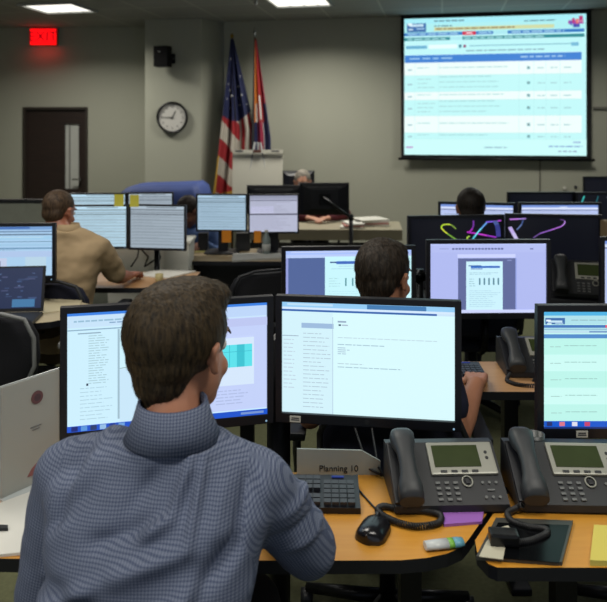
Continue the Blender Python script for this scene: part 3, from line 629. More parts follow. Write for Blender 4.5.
p = at(226.5, 237, 4.97); note('orange sticky note hanging under the pale blue monitor', (p.x, 4.968, p.z + .004), .066, .085, ORG)
p = at(257.5, 237.5, 4.97); note('orange sticky note hanging under the lavender monitor beside the bottle', (p.x, 4.968, p.z + .006), .05, .085, ORG)

# ---------------------------------------------------------------- desk phones
def make_phone(label, loc, rz):
    t = thing('desk_phone', label, 'desk phone', loc, rz)
    w2, dp, hf, hb = .133, .17, .022, .100
    b = MB()
    b.loft([[Vector((x, 0, .006)), Vector((x, dp, .006)), Vector((x, dp, hb)), Vector((x, dp - .03, hb + .004)), Vector((x, .0, hf))] for x in (-w2, -w2 + .003, w2 - .003, w2)], PLAST2, False)
    b.box((0, .08, .005), (.24, .15, .010), PLASTIC)
    b.build('body', t)
    sl = math.atan2(hb + .004 - hf, dp - .03); Lf = math.hypot(hb + .004 - hf, dp - .03)
    M = Matrix.Translation((0, 0, hf)) @ Matrix.Rotation(sl, 4, 'X')     # local: x right, y up the slope, z off the face
    b = MB(); b.box((.045, Lf * .70, .004), (.160, .085, .010), SILVER, bev=.004, M=M); b.build('display_frame', t)
    b = MB(); b.box((.032, Lf * .725, .0095), (.112, .057, .002), mat('olive_lcd', (52, 62, 34), .25, vary=.3, scale=12), M=M); b.build('display', t)
    for k in range(4):
        b = MB(); b.box((-.005 + k * .025, Lf * .70 - .036, .0095), (.015, .006, .003), PLAST2, bev=.001, M=M); b.build('soft_key', t)
    for k in range(2):
        b = MB(); b.cyl(M @ Vector((.106, Lf * (.78 - k * .09), .008)), M @ Vector((.106, Lf * (.78 - k * .09), .0105)), .004, PLAST2, seg=12); b.build('line_button', t)
    KEY = mat('phone_key', (98, 100, 100), .5)
    for i in range(3):
        for j in range(4):
            b = MB(); b.box((-.024 + i * .021, .012 + j * .0135, .003), (.011, .006, .004), KEY, bev=.001, M=M); b.build('key', t)
    b = MB(); b.tube([M @ Vector((.047 + .012 * math.cos(a), .056 + .013 * math.sin(a), .003)) for a in [2 * math.pi * k / 16 for k in range(16)]], .002, SILVER, closed=True, seg=6); b.build('navigation_ring', t)
    b = MB(); b.box((.047, .056, .003), (.010, .012, .004), PLASTIC, bev=.001, M=M); b.build('navigation_key', t)
    for i in range(3):
        for j in (0, 2):
            b = MB(); b.cyl(M @ Vector((.082 + i * .016, .016 + j * .018, .000)), M @ Vector((.082 + i * .016, .016 + j * .018, .0045)), .0035, KEY, seg=10); b.build('feature_button', t)
    b = MB(); b.box((.098, .034, .002), (.018, .004, .003), KEY, bev=.001, M=M); b.build('volume_rocker', t)
    # cradle and handset on the left
    b = MB()
    b.box((-.101, Lf * .5, .002), (.062, Lf * .96, .014), PLASTIC, bev=.004, M=M); b.build('cradle', t)
    hs = []
    prof = [(-.004, .028, .024, .020), (.012, .029, .028, .024), (.035, .028, .03, .024), (.06, .021, .038, .016), (.09, .0195, .043, .015), (.12, .021, .04, .016), (.15, .028, .032, .024), (.175, .03, .03, .025), (.19, .025, .026, .018), (.194, .014, .024, .01)]
    for yv, wx, zc, hz in prof:
        hs.append([M @ Vector((-.095 + wx * math.copysign(abs(math.cos(a)) ** .7, math.cos(a)), yv * .92, zc - .003 + hz * math.copysign(abs(math.sin(a)) ** .8, math.sin(a)))) for a in [2 * math.pi * k / 20 for k in range(20)]])
    b = MB(); b.loft(hs, mat('handset_plastic', (44, 47, 50), .5)); b.build('handset', t)
    return t
p = at(446, 512, 1.615)
pa = make_phone('grey desk phone with a silver display frame behind the purple note', (p.x + .012, 1.60, DZ), R(2))
pb_ = copy_tree(pa); pb_['label'] = 'grey desk phone with a silver display frame behind the black tablet'
pb_.location = (at(573, 0, 1.60).x + .010, 1.60, DZ); pb_.rotation_euler = (0, 0, R(-2))
pc_ = copy_tree(pa); pc_['label'] = 'desk phone beside the typing hand, half hidden by the right monitor'
pc_.location = (at(545, 0, 2.47).x, 2.475, DZ); pc_.rotation_euler = (0, 0, R(-3))
pd_ = copy_tree(pa); pd_['label'] = 'desk phone with an olive display at the upper right beneath the violet ribbon screen'
pd_.location = (at(585, 0, 3.40).x, 3.40, DZ + .06); pd_.rotation_euler = (R(16), 0, R(-16)); pd_.scale = (1.12, 1.12, 1.12)
b = MB(); b.box((0, 0, .026), (.30, .20, .052), PLAST2, bev=.004); b.box((0, .07, .04), (.24, .03, .09), PLAST2); tag(b.build('phone_tray', loc=(pd_.location.x, 3.50, DZ), rotz=R(-16)), 'low dark tray under the upper right desk phone', 'tray')
for q in (pa, pb_, pc_, pd_): q['group'] = 'desk phones'
def coil(name, label, pts, r=.0055, turns=60, cr=.0022, parent=None):
    P = [Vector(p) for p in pts]; sm = []
    for i in range(len(P) - 1):
        p0, p1, p2, p3 = P[max(i - 1, 0)], P[i], P[i + 1], P[min(i + 2, len(P) - 1)]
        for k in range(40):
            t = k / 40; sm.append(.5 * ((2 * p1) + (-p0 + p2) * t + (2 * p0 - 5 * p1 + 4 * p2 - p3) * t * t + (-p0 + 3 * p1 - 3 * p2 + p3) * t ** 3))
    out = []; n = len(sm); sub = max(1, int(turns * 8 / n) + 1); up = Vector((0, 0, 1))
    for i in range(n - 1):
        for s2 in range(sub):
            t = (i + s2 / sub) / n; c = sm[i].lerp(sm[i + 1], s2 / sub); d = (sm[i + 1] - sm[i]).normalized()
            u = (up - d * up.dot(d)).normalized(); v = d.cross(u); a = 2 * math.pi * turns * t
            out.append(c + (u * math.cos(a) + v * math.sin(a)) * r)
    b = MB(); b.tube(out, cr, CORDM, seg=5); o = b.build(name, parent)
    if label: tag(o, label, 'cord')
    return o
def dz(px, py, up=.006): # point on the front desks
    y = (CH - DZ - up) * F / (py - HZ); return ((px - CX) * y / F, y, DZ + up)
def cordpts(pix, up=.0085): return [dz(a, b_, up) for a, b_ in pix]
coil('coiled_cord', 'dark coiled phone cord looped on the desk between mouse and purple note', [(.235, 1.60, .742)] + cordpts([(398, 509), (384, 506), (378, 511), (392, 520), (415, 526), (438, 523), (440, 515), (426, 511), (409, 510)]), turns=95)
coil('coiled_cord', 'dark coiled phone cord lying over the black tablet', [(.50, 1.60, .742)] + cordpts([(517, 508), (508, 513), (512, 521), (530, 527), (545, 529), (546, 534), (530, 541), (510, 543), (494, 545)], .0115), turns=95)
coil('coiled_cord', 'black coiled phone cord in front of the phone beside the typing hand', [(.73, 2.47, .74), (.71, 2.44, .727), (.74, 2.40, .727), (.82, 2.39, .727), (.86, 2.42, .727), (.80, 2.45, .727)], turns=60)

# ---------------------------------------------------------------- keyboards, mouse, small things
def make_keyboard(label, loc, rz, wd=.44, dp=.13):
    t = thing('keyboard', label, 'keyboard', loc, rz, 'keyboards')
    b = MB(); b.loft([[Vector((x, -dp / 2, .0)), Vector((x, dp / 2, .0)), Vector((x, dp / 2, .026)), Vector((x, -dp / 2, .014))] for x in (-wd / 2, wd / 2)], PLASTIC, False); b.build('base', t)
    KM = mat('keyboard_key', (46, 48, 54), .45)
    sl = math.atan2(.012, dp); M = Matrix.Translation((0, -dp / 2, .014)) @ Matrix.Rotation(sl, 4, 'X')
    b = MB()
    for j in range(6):
        for i in range(15):
            b.box((-wd / 2 + .018 + i * .0192, .014 + j * .0182, .005), (.0165, .0145, .009), KM, M=M)
        for i in range(3):
            if j not in (2,): b.box((wd / 2 - .138 + i * .0185, .014 + j * .0182, .005), (.016, .0145, .009), KM, M=M)
        for i in range(4):
            if j < 5: b.box((wd / 2 - .076 + i * .0185, .014 + j * .0182, .005), (.016, .0145, .009), KM, M=M)
    o = b.build('keys', t); o['kind'] = 'stuff'
    b = MB(); b.box((wd / 2 - .05, dp - .012, .003), (.03, .004, .003), emit((60, 90, 220), .25), M=M); b.build('indicator_lights', t)
    return t
kp = dz(361, 497, 0)
k1 = make_keyboard('black keyboard behind the right elbow of the man in blue', (kp[0] - .225, kp[1] - .005, DZ), R(-1.5))
k2 = copy_tree(k1); k2['label'] = 'black keyboard under the typing hand of the second man'; k2.location = (.425, 2.515, DZ); k2.rotation_euler = (0, 0, 0)
def make_mouse(label, loc, rz):
    t = thing('computer_mouse', label, 'mouse', loc, rz, None)
    rings = []
    for i in range(13):
        s = -1 + 2 * i / 12; wx = .034 * max(.02, 1 - abs(s) ** 4) ** .5 * (1 - .06 * s); hz = .030 * max(.02, (1 - (abs(s + .12) / 1.14) ** 3)) ** .6
        rings.append([Vector((wx * math.cos(a), s * .050, max(0, hz * math.sin(a)))) for a in [2 * math.pi * k / 20 for k in range(20)]])
    b = MB(); b.loft(rings, mat('mouse_black', (22, 22, 26), .22)); b.build('shell', t)
    b = MB(); b.box((0, .012, .0285), (.0015, .05, .003), PLAST2); b.build('button_gap', t)
    b = MB(); b.cyl((-.004, .028, .024), (.004, .028, .024), .008, PLAST2); b.build('scroll_wheel', t)
    return t
mp_ = dz(374, 535, 0); make_mouse('glossy black computer mouse on the honey wood desk', (mp_[0], mp_[1] + .008, DZ), R(-24))
b = MB(); b.tube([(mp_[0] + .012, mp_[1] + .052, DZ + .012), dz(385, 517, .003), dz(372, 505, .003), dz(352, 482, .003), dz(340, 478, .003)], .0022, CORDM); tag(b.build('mouse_cable'), 'thin black mouse cable running back from the mouse', 'cable')

def slab(name, label, cat, pix, z0, th, m, bev=0, group=None):
    c = []
    for a, b_ in pix: y = (CH - z0) * F / (b_ - HZ); c.append(Vector(((a - CX) * y / F, y, 0)))
    ce = sum(c, Vector()) / len(c); b = MB(); b.prism([(p.x - ce.x, p.y - ce.y) for p in c], 0, th, m)
    o = b.build(name, loc=(ce.x, ce.y, z0)); tag(o, label, cat, group); return o, ce
slab('sticky_notepad', 'purple pad of sticky notes in front of the left desk phone', 'notepad', [(444, 527), (482, 524), (484, 512), (443, 513)], DZ, .006, mat('purple_note', (146, 92, 176), .8))
slab('notepad', 'yellow notepad at the right picture edge', 'notepad', [(590, 566), (640, 568), (640, 532), (594, 530)], DZ, .012, mat('yellow_pad', (206, 192, 92), .8, vary=.05))
o, ce = slab('tablet', 'glossy black tablet with a pale edge under the phone cord', 'tablet', [(476, 560), (562, 566), (573, 524), (496, 521)], DZ, .008, mat('tablet_edge', (64, 64, 60), .4))
b = MB(); pts = []
for a, b_ in [(480, 557), (559, 563), (569, 525.5), (498, 523)]: y = (CH - DZ - .008) * F / (b_ - HZ); pts.append((((a - CX) * y / F) - ce.x, y - ce.y))
b.prism(pts, .008, .0092, mat('tablet_glass', (9, 10, 12), .16, spec=.12)); b.build('screen_glass', o)
slab('tablet_reflection', 'pale slab standing in for light reflected on the left corner of the tablet', 'reflection', [(479, 557), (503, 560), (505, 549), (500, 542), (514, 533), (508, 526), (496, 529), (486, 543)], DZ + .0095, .0016, mat('reflection_pale', (190, 186, 166), .22, spec=.6))  # light reflection on the tablet glass, put in as a pale slab
# adapter on tablet
b = MB(); b.box((0, 0, .012), (.06, .035, .024), mat('adapter_black', (14, 14, 16), .3), bev=.005); a_ = b.build('power_adapter', loc=(dz(504, 546)[0], dz(503, 546)[1] + .003, DZ + .0115), rotz=R(-6)); tag(a_, 'small black adapter block lying on the tablet', 'adapter')
# plastic packet
t = thing('glue_packet', 'small white, green and blue tube-shaped packet on the desk near the rounded corner', 'packet', (dz(444, 545)[0], dz(444, 545)[1], DZ), R(10))
def rodm(x0, x1, r0, r1, m, nm):
    b = MB(); b.loft([[Vector((x, 1.3 * r * math.cos(a), .009 + r * .75 * math.sin(a))) for a in [2 * math.pi * k / 14 for k in range(14)]] for x, r in ((x0, r0), ((x0 + x1) / 2, max(r0, r1)), (x1, r1))], m); b.build(nm, t)
rodm(-.042, .008, .010, .011, mat('packet_white', (186, 190, 190), .35), 'body'); rodm(.008, .02, .011, .011, mat('packet_green', (112, 172, 62), .4), 'band'); rodm(.02, .042, .011, .0095, mat('packet_blue', (92, 150, 170), .35), 'cap')

# white sign behind the desk
p0 = at(297, 450, 1.82); p1 = at(379, 474, 1.82)
t = thing('desk_sign', 'pale sign board reading Planning standing at the back edge of the desk', 'sign', ((p0.x + p1.x) / 2, 1.789, DZ))
b = MB(); ww = p1.x - p0.x; b.loft([[Vector((-ww / 2, y, 0)), Vector((ww / 2, y, 0)), Vector((ww / 2, y, .035)), Vector((ww * .27, y, .062)), Vector((-ww / 2, y, .066))] for y in (-.003, .003)], mat('pale_sign_board', (150, 154, 148), .6), False); b.build('board', t)
text_part('Planning 10', .022, mat('sign_ink', (30, 32, 36), .7), 'lettering', t, (.0, -.0035, .016), (R(90), 0, 0))
b = MB(); b.tube([(.135, 1.955, .87), (.14, 1.90, .79), (.165, 1.79, .735), (.20, 1.77, .726)], .0035, CORDM); b.tube([(.19, 1.955, .87), (.185, 1.89, .79), (.19, 1.79, .74), (.205, 1.765, .726)], .0035, CORDM)
tag(b.build('monitor_cables'), 'two black cables hanging down in front of the pale sign board', 'cable')

# left sign holder
A = at(3, 390, 1.67); B = at(60.5, 374, 1.80)
d = Vector((B.x - A.x, B.y - A.y, 0)); ang = math.atan2(d.y, d.x); W2 = d.length; Hh = .262
t = thing('sign_holder', 'upright white sheet with a dark red emblem in a stand at the left edge', 'sign holder', ((A.x + B.x) / 2, (A.y + B.y) / 2 - .01, DZ), ang)
b = MB(); b.box((0, 0, Hh / 2 + .006), (W2, .002, Hh), mat('sheet_white', (172, 172, 164), .7)); so = b.build('sheet', t)
b = MB(); b.box((0, .004, Hh / 2 + .006), (W2 + .006, .003, Hh + .006), mat('clear_plastic', (190, 195, 195), .15)); b.box((0, .0, .003), (W2 + .006, .07, .005), MATS['clear_plastic']); b.build('stand', t)
b = MB(); b.cyl((.015, -.0015, Hh * .83), (.015, -.0035, Hh * .83), .016, mat('emblem_maroon', (112, 74, 76), .7), seg=24); b.cyl((.015, -.003, Hh * .83), (.015, -.0042, Hh * .83), .009, mat('emblem_dark', (86, 62, 68), .7), seg=20); b.build('emblem', t)
b = MB(); [b.box((.012, -.0018, Hh * .56 - k * .007), (.03 - k * .01, .0012, .0022), mat('faint_print', (120, 120, 118), .8)) for k in range(2)]; b.build('printing', t)
b = MB(); b.loft([[Vector((-.012, y, .03)), Vector((.01, y, .028)), Vector((.014, y, .055)), Vector((.0, y, .046))] for y in (-.0015, -.003)], mat('red_mark', (150, 96, 94), .7), False); b.build('red_mark', t)
# papers at the left
slab('paper_sheet', 'white papers on the desk at the lower left beside the man in blue', 'paper', [(-40, 520), (-30, 560), (34, 554), (45, 497), (30, 494)], DZ, .006, WHITE)
slab('pen', 'black pen lying on the white papers at the lower left', 'pen', [(-20, 531), (8, 531), (8, 528), (-20, 527)], DZ + .006, .007, PLASTIC)
slab('paper_sheet', 'cream papers beside the laptop on the beige desk', 'paper', [(30, 316), (78, 309), (82, 301), (38, 299)], .75, .004, mat('cream_paper', (176, 166, 138), .8))
slab('notebook', 'white open notebook at the edge of the desk of the man in tan', 'notebook', [(135, 276), (168, 279), (196, 272), (160, 270)], DZ, .008, WHITE)
slab('paper_sheet', 'yellow sheet on the desk under the pale blue monitor', 'paper', [(194, 252), (216, 253), (212, 249), (198, 249)], DZ, .004, mat('pale_yellow_paper', (176, 170, 104), .8))
slab('paper_stack', 'white paper stack on the desk under the lavender monitor', 'paper', [(232, 262), (283, 259), (280, 254), (233, 255)], DZ, .012, mat('stack_white', (170, 170, 164), .8))

# bottle
p = at(267, 250, 5.02)
t = thing('water_bottle', 'clear plastic water bottle with a pale label beside the orange note', 'bottle', (p.x, 4.93, DZ))
b = MB(); b.lathe([(.02, 0), (.028, .004), (.029, .09), (.027, .12), (.012, .15), (.012, .16)], (0, 0, 0), mat('bottle_plastic', (128, 140, 140), .15)); b.build('body', t)
b = MB(); b.lathe([(.03, .0), (.03, .05)], (0, 0, .03), mat('bottle_label', (170, 172, 168), .6)); b.build('label_band', t)
b = MB(); b.cyl((0, 0, .16), (0, 0, .175), .014, WHITE); b.build('cap', t)
# small dark speakers / boxes behind orange notes
for px, w_, lab in ((203, .07, 'small black box left of the orange note under the pale blue monitor'), (243, .1, 'dark grey box between the two orange notes')):
    p = at(px, 250, 5.1); b = MB(); b.box((0, 0, .065), (w_, .07, .13), PLAST2 if px == 243 else PLASTIC, bev=.006); o = b.build('desk_box', loc=(p.x, 5.12, DZ)); tag(o, lab, 'box')
p = at(157, 281, 4.0); b = MB(); b.lathe([(.018, 0), (.022, .003), (.024, .045), (.02, .045), (.018, .01)], (0, 0, 0), mat('cream_cup', (180, 168, 120), .6)); tag(b.build('small_cup', loc=(p.x, 4.06, DZ)), 'small cream cup at the foot of the monitor pole by the man in tan', 'cup')
# laptop
hx = at(-10, 312, 3.2); t = thing('laptop', 'open laptop with a dark blue screen at the left picture edge', 'laptop', (at(4, 0, 3.2).x, 3.16, .75), R(6))
b = MB(); b.box((0, -.09, .01), (.36, .24, .018), PLAST2, bev=.004); b.build('base', t)
M = Matrix.Translation((0, .03, .018)) @ Matrix.Rotation(R(-14), 4, 'X')
b = MB(); b.box((0, .004, .1045), (.36, .008, .205), PLASTIC, bev=.003, M=M); ld = b.build('lid', t)
b = MB(); b.box((0, -.0012, .108), (.335, .0016, .182), emit((30, 46, 84), .8), M=M)
rnd = random.Random(2)
for k in range(26): b.box((rnd.uniform(-.14, .14), -.0024, .05 + rnd.uniform(0, .13)), (rnd.uniform(.01, .05), .0006, rnd.uniform(.003, .008)), emit(rnd.choice([(60, 84, 130), (84, 108, 150), (50, 70, 110), (70, 80, 120)]), .8), M=M)
b.box((.09, -.003, .04), (.10, .0006, .035), emit((70, 130, 180), .8), M=M)
b.build('screen', t)
KM = mat('keyboard_key', (46, 48, 54), .45)
b = MB(); [b.box((-.14 + i * .0195, -.17 + j * .021, .0205), (.0165, .017, .004), KM) for i in range(15) for j in range(5)]; o = b.build('keys', t); o['kind'] = 'stuff'
# white storage bin with cables behind officer desk
t = thing('storage_bin', 'white plastic bin behind the monitor pole near the man in tan', 'bin', (at(150, 0, 4.62).x, 4.66, 0)); x0 = -.25
wm = mat('white_bin', (232, 232, 222), .6)
b = MB(); b.loft([[Vector((sx * (.24 + .03 * k), sy * (.10 + .02 * k), z)) for sx, sy in ((-1, -1), (1, -1), (1, 1), (-1, 1))] for k, z in ((0, 0), (.6, .5), (1, .86))], wm, False); b.build('body', t)
b = MB(); b.box((0, 0, .87), (.56, .26, .02), wm, bev=.006); b.build('rim', t)
for k in range(4):
    rnd = random.Random(k); b = MB(); x = at(132 + k * 9, 0, 4.45).x; b.tube([(x, 4.47, .93), (x + rnd.uniform(-.05, .05), 4.50, .86), (x + rnd.uniform(-.06, .06), 4.47, .79), (x + rnd.uniform(-.04, .04), 4.45, .73)], .005, CORDM)
    tag(b.build('black_cable'), 'black cable dangling before the white bin', 'cable', 'black cables before the white bin')
# cup behind phones
p = at(526, 450, 2.0)
t = thing('mug', 'grey mug behind the phones, under the gap between monitors', 'mug', (at(535, 0, 1.775).x, 1.775, DZ + .0))
b = MB(); b.lathe([(.020, 0), (.022, .004), (.024, .11), (.021, .11), (.018, .01)], (0, 0, 0), mat('mug_grey', (70, 74, 74), .35)); b.build('body', t)
b = MB(); b.tube([(.022, 0, .09), (.036, 0, .08), (.035, 0, .045), (.022, 0, .035)], .0035, MATS['mug_grey']); b.build('handle', t)

# beige box on the right desk
p = at(608, 243, 3.3); b = MB(); b.box((0, 0, .06), (.10, .08, .12), mat('tan_carton', (150, 130, 96), .8), bev=.003); tag(b.build('carton', loc=(at(612, 0, 3.72).x, 3.72, at(0, 243, 3.72).z)), 'tan carton at the right picture edge above the upper desk phone', 'box')
b = MB(); zz = at(0, 243, 3.72).z; b.box((0, 0, (zz - DZ) / 2), (.16, .14, zz - DZ), PLAST2); tag(b.build('monitor_riser', loc=(at(616, 0, 3.72).x + .02, 3.72, DZ)), 'dark box under the tan carton at the right edge', 'box')

# ---------------------------------------------------------------- flags
def flag(label, px, pytop, yy, kind):
    base = at(px, pytop, yy); H = base.z
    t = thing('flag', label, 'flag', (base.x, yy, 0))
    b = MB(); b.cyl((0, 0, .04), (.0, 0, H), .013, mat('flag_pole_wood', (70, 50, 30), .4)); b.build('pole', t)
    b = MB(); b.lathe([(.15, 0), (.15, .02), (.05, .045), (.03, .07), (.02, .09)], (0, 0, 0), mat('brass', (160, 130, 60), .3, metal=.9)); b.build('base', t)
    b = MB()
    if kind == 'us': b.lathe([(.008, 0), (.02, .01), (.02, .03), (.006, .05)], (0, 0, H), MATS['brass'])
    else: b.lathe([(.008, 0), (.012, .02), (.02, .04), (.016, .07), (.004, .12)], (0, 0, H), mat('silver_finial', (200, 200, 196), .25, metal=.8))
    b.build('finial', t)
    me = bpy.data.meshes.new('cloth'); NU, NV_ = 90, 200
    cols = {'r': (150, 34, 40), 'w': (178, 172, 160), 'b': (26, 34, 74), 'g': (178, 140, 46), 'o': (196, 120, 44), 'k': (30, 28, 34), 'm': (140, 30, 60), 's': (200, 198, 192)}
    if kind == 'us': L, TOP = (H - at(0, 192, yy).z) + .02, 0.0
    else: L = H - at(0, 148, yy).z + .25
    verts = []; faces = []; mi = []; keys = list(cols)
    for j in range(NV_ + 1):
        v = j / NV_
        for i in range(NU + 1):
            u = i / NU
            if kind == 'us':
                xl = -.01 - .20 * v ** 1.05; xr = .02 + (.235 * min(1, v * 1.7) ** 1.0)
                x = xl + (xr - xl) * u; y = -.03 - .05 * math.sin(u * 17 + 1.3 * v) * min(1, v * 2.2 + .15) - .02 * math.sin(u * 41)
                if .40 < u < .5: y += .03 * v
                z = H - .02 - L * v - (.05 * abs(u - .5) * v) + (-.08 * (1 - u) * v if u < .6 else .16 * (u - .6) * v)
            else:
                xl = -.006 - .035 * v; xr = .02 + .155 * min(1, v * 1.35)
                x = xl + (xr - xl) * u; y = -.03 - .035 * math.sin(u * 14 + v) * min(1, v * 2 + .2); z = H - .02 - L * v
            verts.append((x, y, z))
    for j in range(NV_):
        for i in range(NU):
            u, v = (i + .5) / NU, (j + .5) / NV_
            if kind == 'us':
                if v < .46 + .05 * math.sin(u * 3): k = 'b'
                else:
                    if u < .56: s = (v * 9.5 - u * 2.6 + .4)             # slanting stripes of the near folds
                    else: s = (u * 9.5)
                    k = 'r' if int(s) % 2 == 0 else 'w'
                if v > .94 and u < .62 or (u < .05 and v > .70): k = 'g'
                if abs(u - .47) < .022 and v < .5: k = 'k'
            else:
                if u < .13: k = 'k'
                elif v < .48: k = 'o' if u < .42 else ('r' if u < .85 else 'm')
                elif v < .62: k = 'o' if u < .2 else ('s' if u < .34 else ('r' if u < .72 else 'b'))
                else: k = 'b' if u < .3 or u > .66 else ('s' if u > .62 else 'm')
                if .52 < u < .6 and v > .42 and v < .6: k = 's'
            mi.append(keys.index(k)); a = j * (NU + 1) + i; faces.append((a, a + 1, a + NU + 2, a + NU + 1))
    me.from_pydata(verts, [], faces)
    for k in keys: me.materials.append(mat('flag_' + k, cols[k], .75))
    me.polygons.foreach_set('material_index', mi); me.polygons.foreach_set('use_smooth', [True] * len(mi))
    o = bpy.data.objects.new('cloth', me); COL.objects.link(o); o.parent = t
    md = o.modifiers.new('thick', 'SOLIDIFY'); md.thickness = .003
    if kind == 'us':
        for (uu, vv) in [(.2, .12), (.75, .15), (.12, .2), (.3, .24), (.85, .24), (.2, .31), (.68, .3), (.1, .36), (.36, .35), (.82, .36), (.24, .42), (.66, .42), (.9, .42), (.12, .27), (.58, .22), (.6, .37)]:
            i, j = int(uu * NU), int(vv * NV_); p = Vector(verts[j * (NU + 1) + i]) + Vector((0, -.005, 0)); r0 = .017
            b = MB()
            f = b.bm.faces.new([b.bm.verts.new(p + Vector(((r0 if k % 2 == 0 else r0 * .42) * math.sin(k * math.pi / 5), 0, (r0 if k % 2 == 0 else r0 * .42) * math.cos(k * math.pi / 5)))) for k in range(10)]); f.material_index = b.mi(mat('star_white', (190, 190, 186), .7)); b.build('star', o)
    return t
flag('American flag with stars and stripes and gold fringe on an indoor pole', 232, 38, 7.75, 'us')
flag('red, yellow and blue state flag with a silver finial, right of the American flag', 255, 38, 7.65, 'az')

# easel with flip chart
p = at(257.5, 192, 7.35)
t = thing('flip_chart_easel', 'white flip chart pad on an easel in front of the flags', 'flip chart', (p.x, 7.35, 0), R(-4))
ztp = at(0, 151, 7.35).z; ww = 50.5 * 7.35 / F
b = MB(); b.box((0, 0, (ztp + .55) / 2), (ww, .02, ztp - .55), mat('chart_paper', (196, 194, 180), .8), rot=Matrix.Rotation(R(-3), 3, 'X')); b.build('paper_pad', t)
b = MB(); b.box((0, -.015, ztp - .0), (ww + .01, .02, .025), mat('pad_header', (190, 188, 174), .6)); b.build('clamp_bar', t)
for sx in (-1, 1):
    b = MB(); b.box((sx * ww * .36, -.027, ztp), (.08, .004, .016), INK); b.build('clamp', t)
b = MB(); b.box((0, -.028, ztp - .002), (.085, .012, .03), mat('clip_brown', (84, 50, 40), .5), bev=.004); b.build('center_clip', t)
for x0, y0, x1, y1 in ((-.03, .02, -.3, -.02), (.03, .02, .3, -.02), (0, .04, 0, .5)):
    b = MB(); b.tube([(x0, y0, ztp + .09), (x1, y1, .0)], .011, GREYPL); b.build('leg', t)
# blue covered cart
x0, x1 = at(113, 0, 6.0).x, at(201, 0, 6.0).x; cxx = (x0 + x1) / 2; hw = (x1 - x0) / 2
b = MB(); zt_ = at(0, 185, 6.2).z
secs = [(0, 1.0, 1.0), (.6, 1.0, 1.0), (zt_ - .14, 1.0, 1.0), (zt_ - .05, .96, .93), (zt_ - .005, .84, .7)]
rnd = random.Random(9); NN = 48; rings = []
for k, (z, fx, fy) in enumerate(secs):
    ring = []
    for i in range(NN):
        a = 2 * math.pi * i / NN; c, s = math.cos(a), math.sin(a); e = .28
        fold = 1 + (.025 * math.sin(a * 13 + z * 2) if z < zt_ - .1 else 0)
        ring.append(Vector((math.copysign(abs(c) ** e, c) * hw * fx * fold, math.copysign(abs(s) ** e, s) * .38 * fy * fold, z + (.02 * c if k > 1 else 0))))
    rings.append(ring)
b.loft(rings, mat('blue_tarp', (50, 72, 136), .7, vary=.15, scale=5))
tag(b.build('covered_cart', loc=(cxx, 6.4, 0)), 'tall cart under a draped blue cover behind the left monitors', 'cart')
# grey partition at left
p = at(0, 201, 5.6)
t = thing('partition', 'grey-green cubicle partition with a dark top rail behind the man in tan', 'partition', (-1.95, 5.6, 0))
b = MB(); b.box((-.2, 0, (p.z) / 2), (1.4, .05, p.z - .03), mat('partition_cloth', (156, 160, 148), .9, vary=.1)); b.build('panel', t)
b = MB(); b.box((-.2, 0, p.z), (1.42, .06, .03), PLAST2); b.build('top_rail', t)
# papers on the back desk
for k, (px, py, w_, lab) in enumerate(((368, 226, .36, 'thick stack of white and pink papers on the long beige desk'), (352, 228, .2, 'folded white paper left of the stack on the long beige desk'))):
    yv = 6.35 - .15 * k; p = at(px, py, yv); b = MB()
    for j in range(4 - k): b.box((.006 * j, 0, .008 + j * .015), (w_ - .03 * j, .24, .012), (PAPER, mat('pink_paper', (160, 110, 100), .8), WHITE, PAPER)[j], rot=Matrix.Rotation(R(-6 + 9 * j), 3, 'Z'))
    tag(b.build('paper_stack', loc=(p.x, yv, DZ + .02)), lab, 'paper')

# ---------------------------------------------------------------- office chairs
def make_chair(label, loc, rz, fab=FABRIC, rim=PLAST2, arm=None):
    arm = arm or rim
    t = thing('office_chair', label, 'office chair', loc, rz, 'office chairs')
    def rr(hw, hd, z, cy=0): return [Vector((math.copysign(abs(math.cos(a)) ** .5, math.cos(a)) * hw, cy + math.copysign(abs(math.sin(a)) ** .5, math.sin(a)) * hd, z)) for a in [2 * math.pi * k / 28 for k in range(28)]]
    b = MB(); b.loft([rr(.20, .2, .40), rr(.235, .235, .415), rr(.24, .24, .445), rr(.22, .22, .462), rr(.12, .12, .458)], fab); b.build('seat', t)
    b = MB(); rings = []
    for z, hw, yb in ((.50, .15, -.235), (.54, .19, -.245), (.64, .215, -.25), (.74, .21, -.255), (.80, .18, -.265), (.825, .12, -.27)):
        rings.append([Vector((math.copysign(abs(math.cos(a)) ** .7, math.cos(a)) * hw, yb + .025 * math.sin(a) + .03 * math.cos(a) ** 2, z)) for a in [2 * math.pi * k / 24 for k in range(24)]])
    b.loft(rings, fab); b.build('backrest', t)
    b = MB(); b.tube([(-.15, -.27, .5), (-.205, -.27, .62), (-.205, -.28, .74), (-.17, -.29, .82), (-.08, -.295, .845), (.08, -.295, .845), (.17, -.29, .82), (.205, -.28, .74), (.205, -.27, .62), (.15, -.27, .5)], .009, rim); b.build('back_rim', t)
    b = MB(); b.tube([(0, -.02, .40), (0, -.2, .40), (0, -.27, .44), (0, -.285, .6)], .018, METAL); b.build('back_support', t)
    for sx in (-1, 1):
        b = MB(); b.tube([(sx * .20, .05, .41), (sx * .29, .05, .43), (sx * .295, .03, .55), (sx * .29, .0, .64)], .014, arm); b.box((sx * .285, .0, .655), (.055, .24, .024), arm, bev=.008); b.build('armrest', t)
    b = MB(); b.cyl((0, 0, .09), (0, 0, .40), .026, METAL); b.cyl((0, 0, .37), (0, 0, .405), .1, METAL); b.build('gas_column', t)
    for k in range(5):
        a = 2 * math.pi * k / 5 + .3; e = Vector((math.cos(a) * .28, math.sin(a) * .28, .06)); b = MB(); b.tube([(0, 0, .1), e], [.025, .016], METAL); b.build('leg', t)
        b = MB(); b.cyl((e.x - .02, e.y, .028), (e.x + .02, e.y, .028), .028, PLASTIC); b.build('caster', t)
    return t
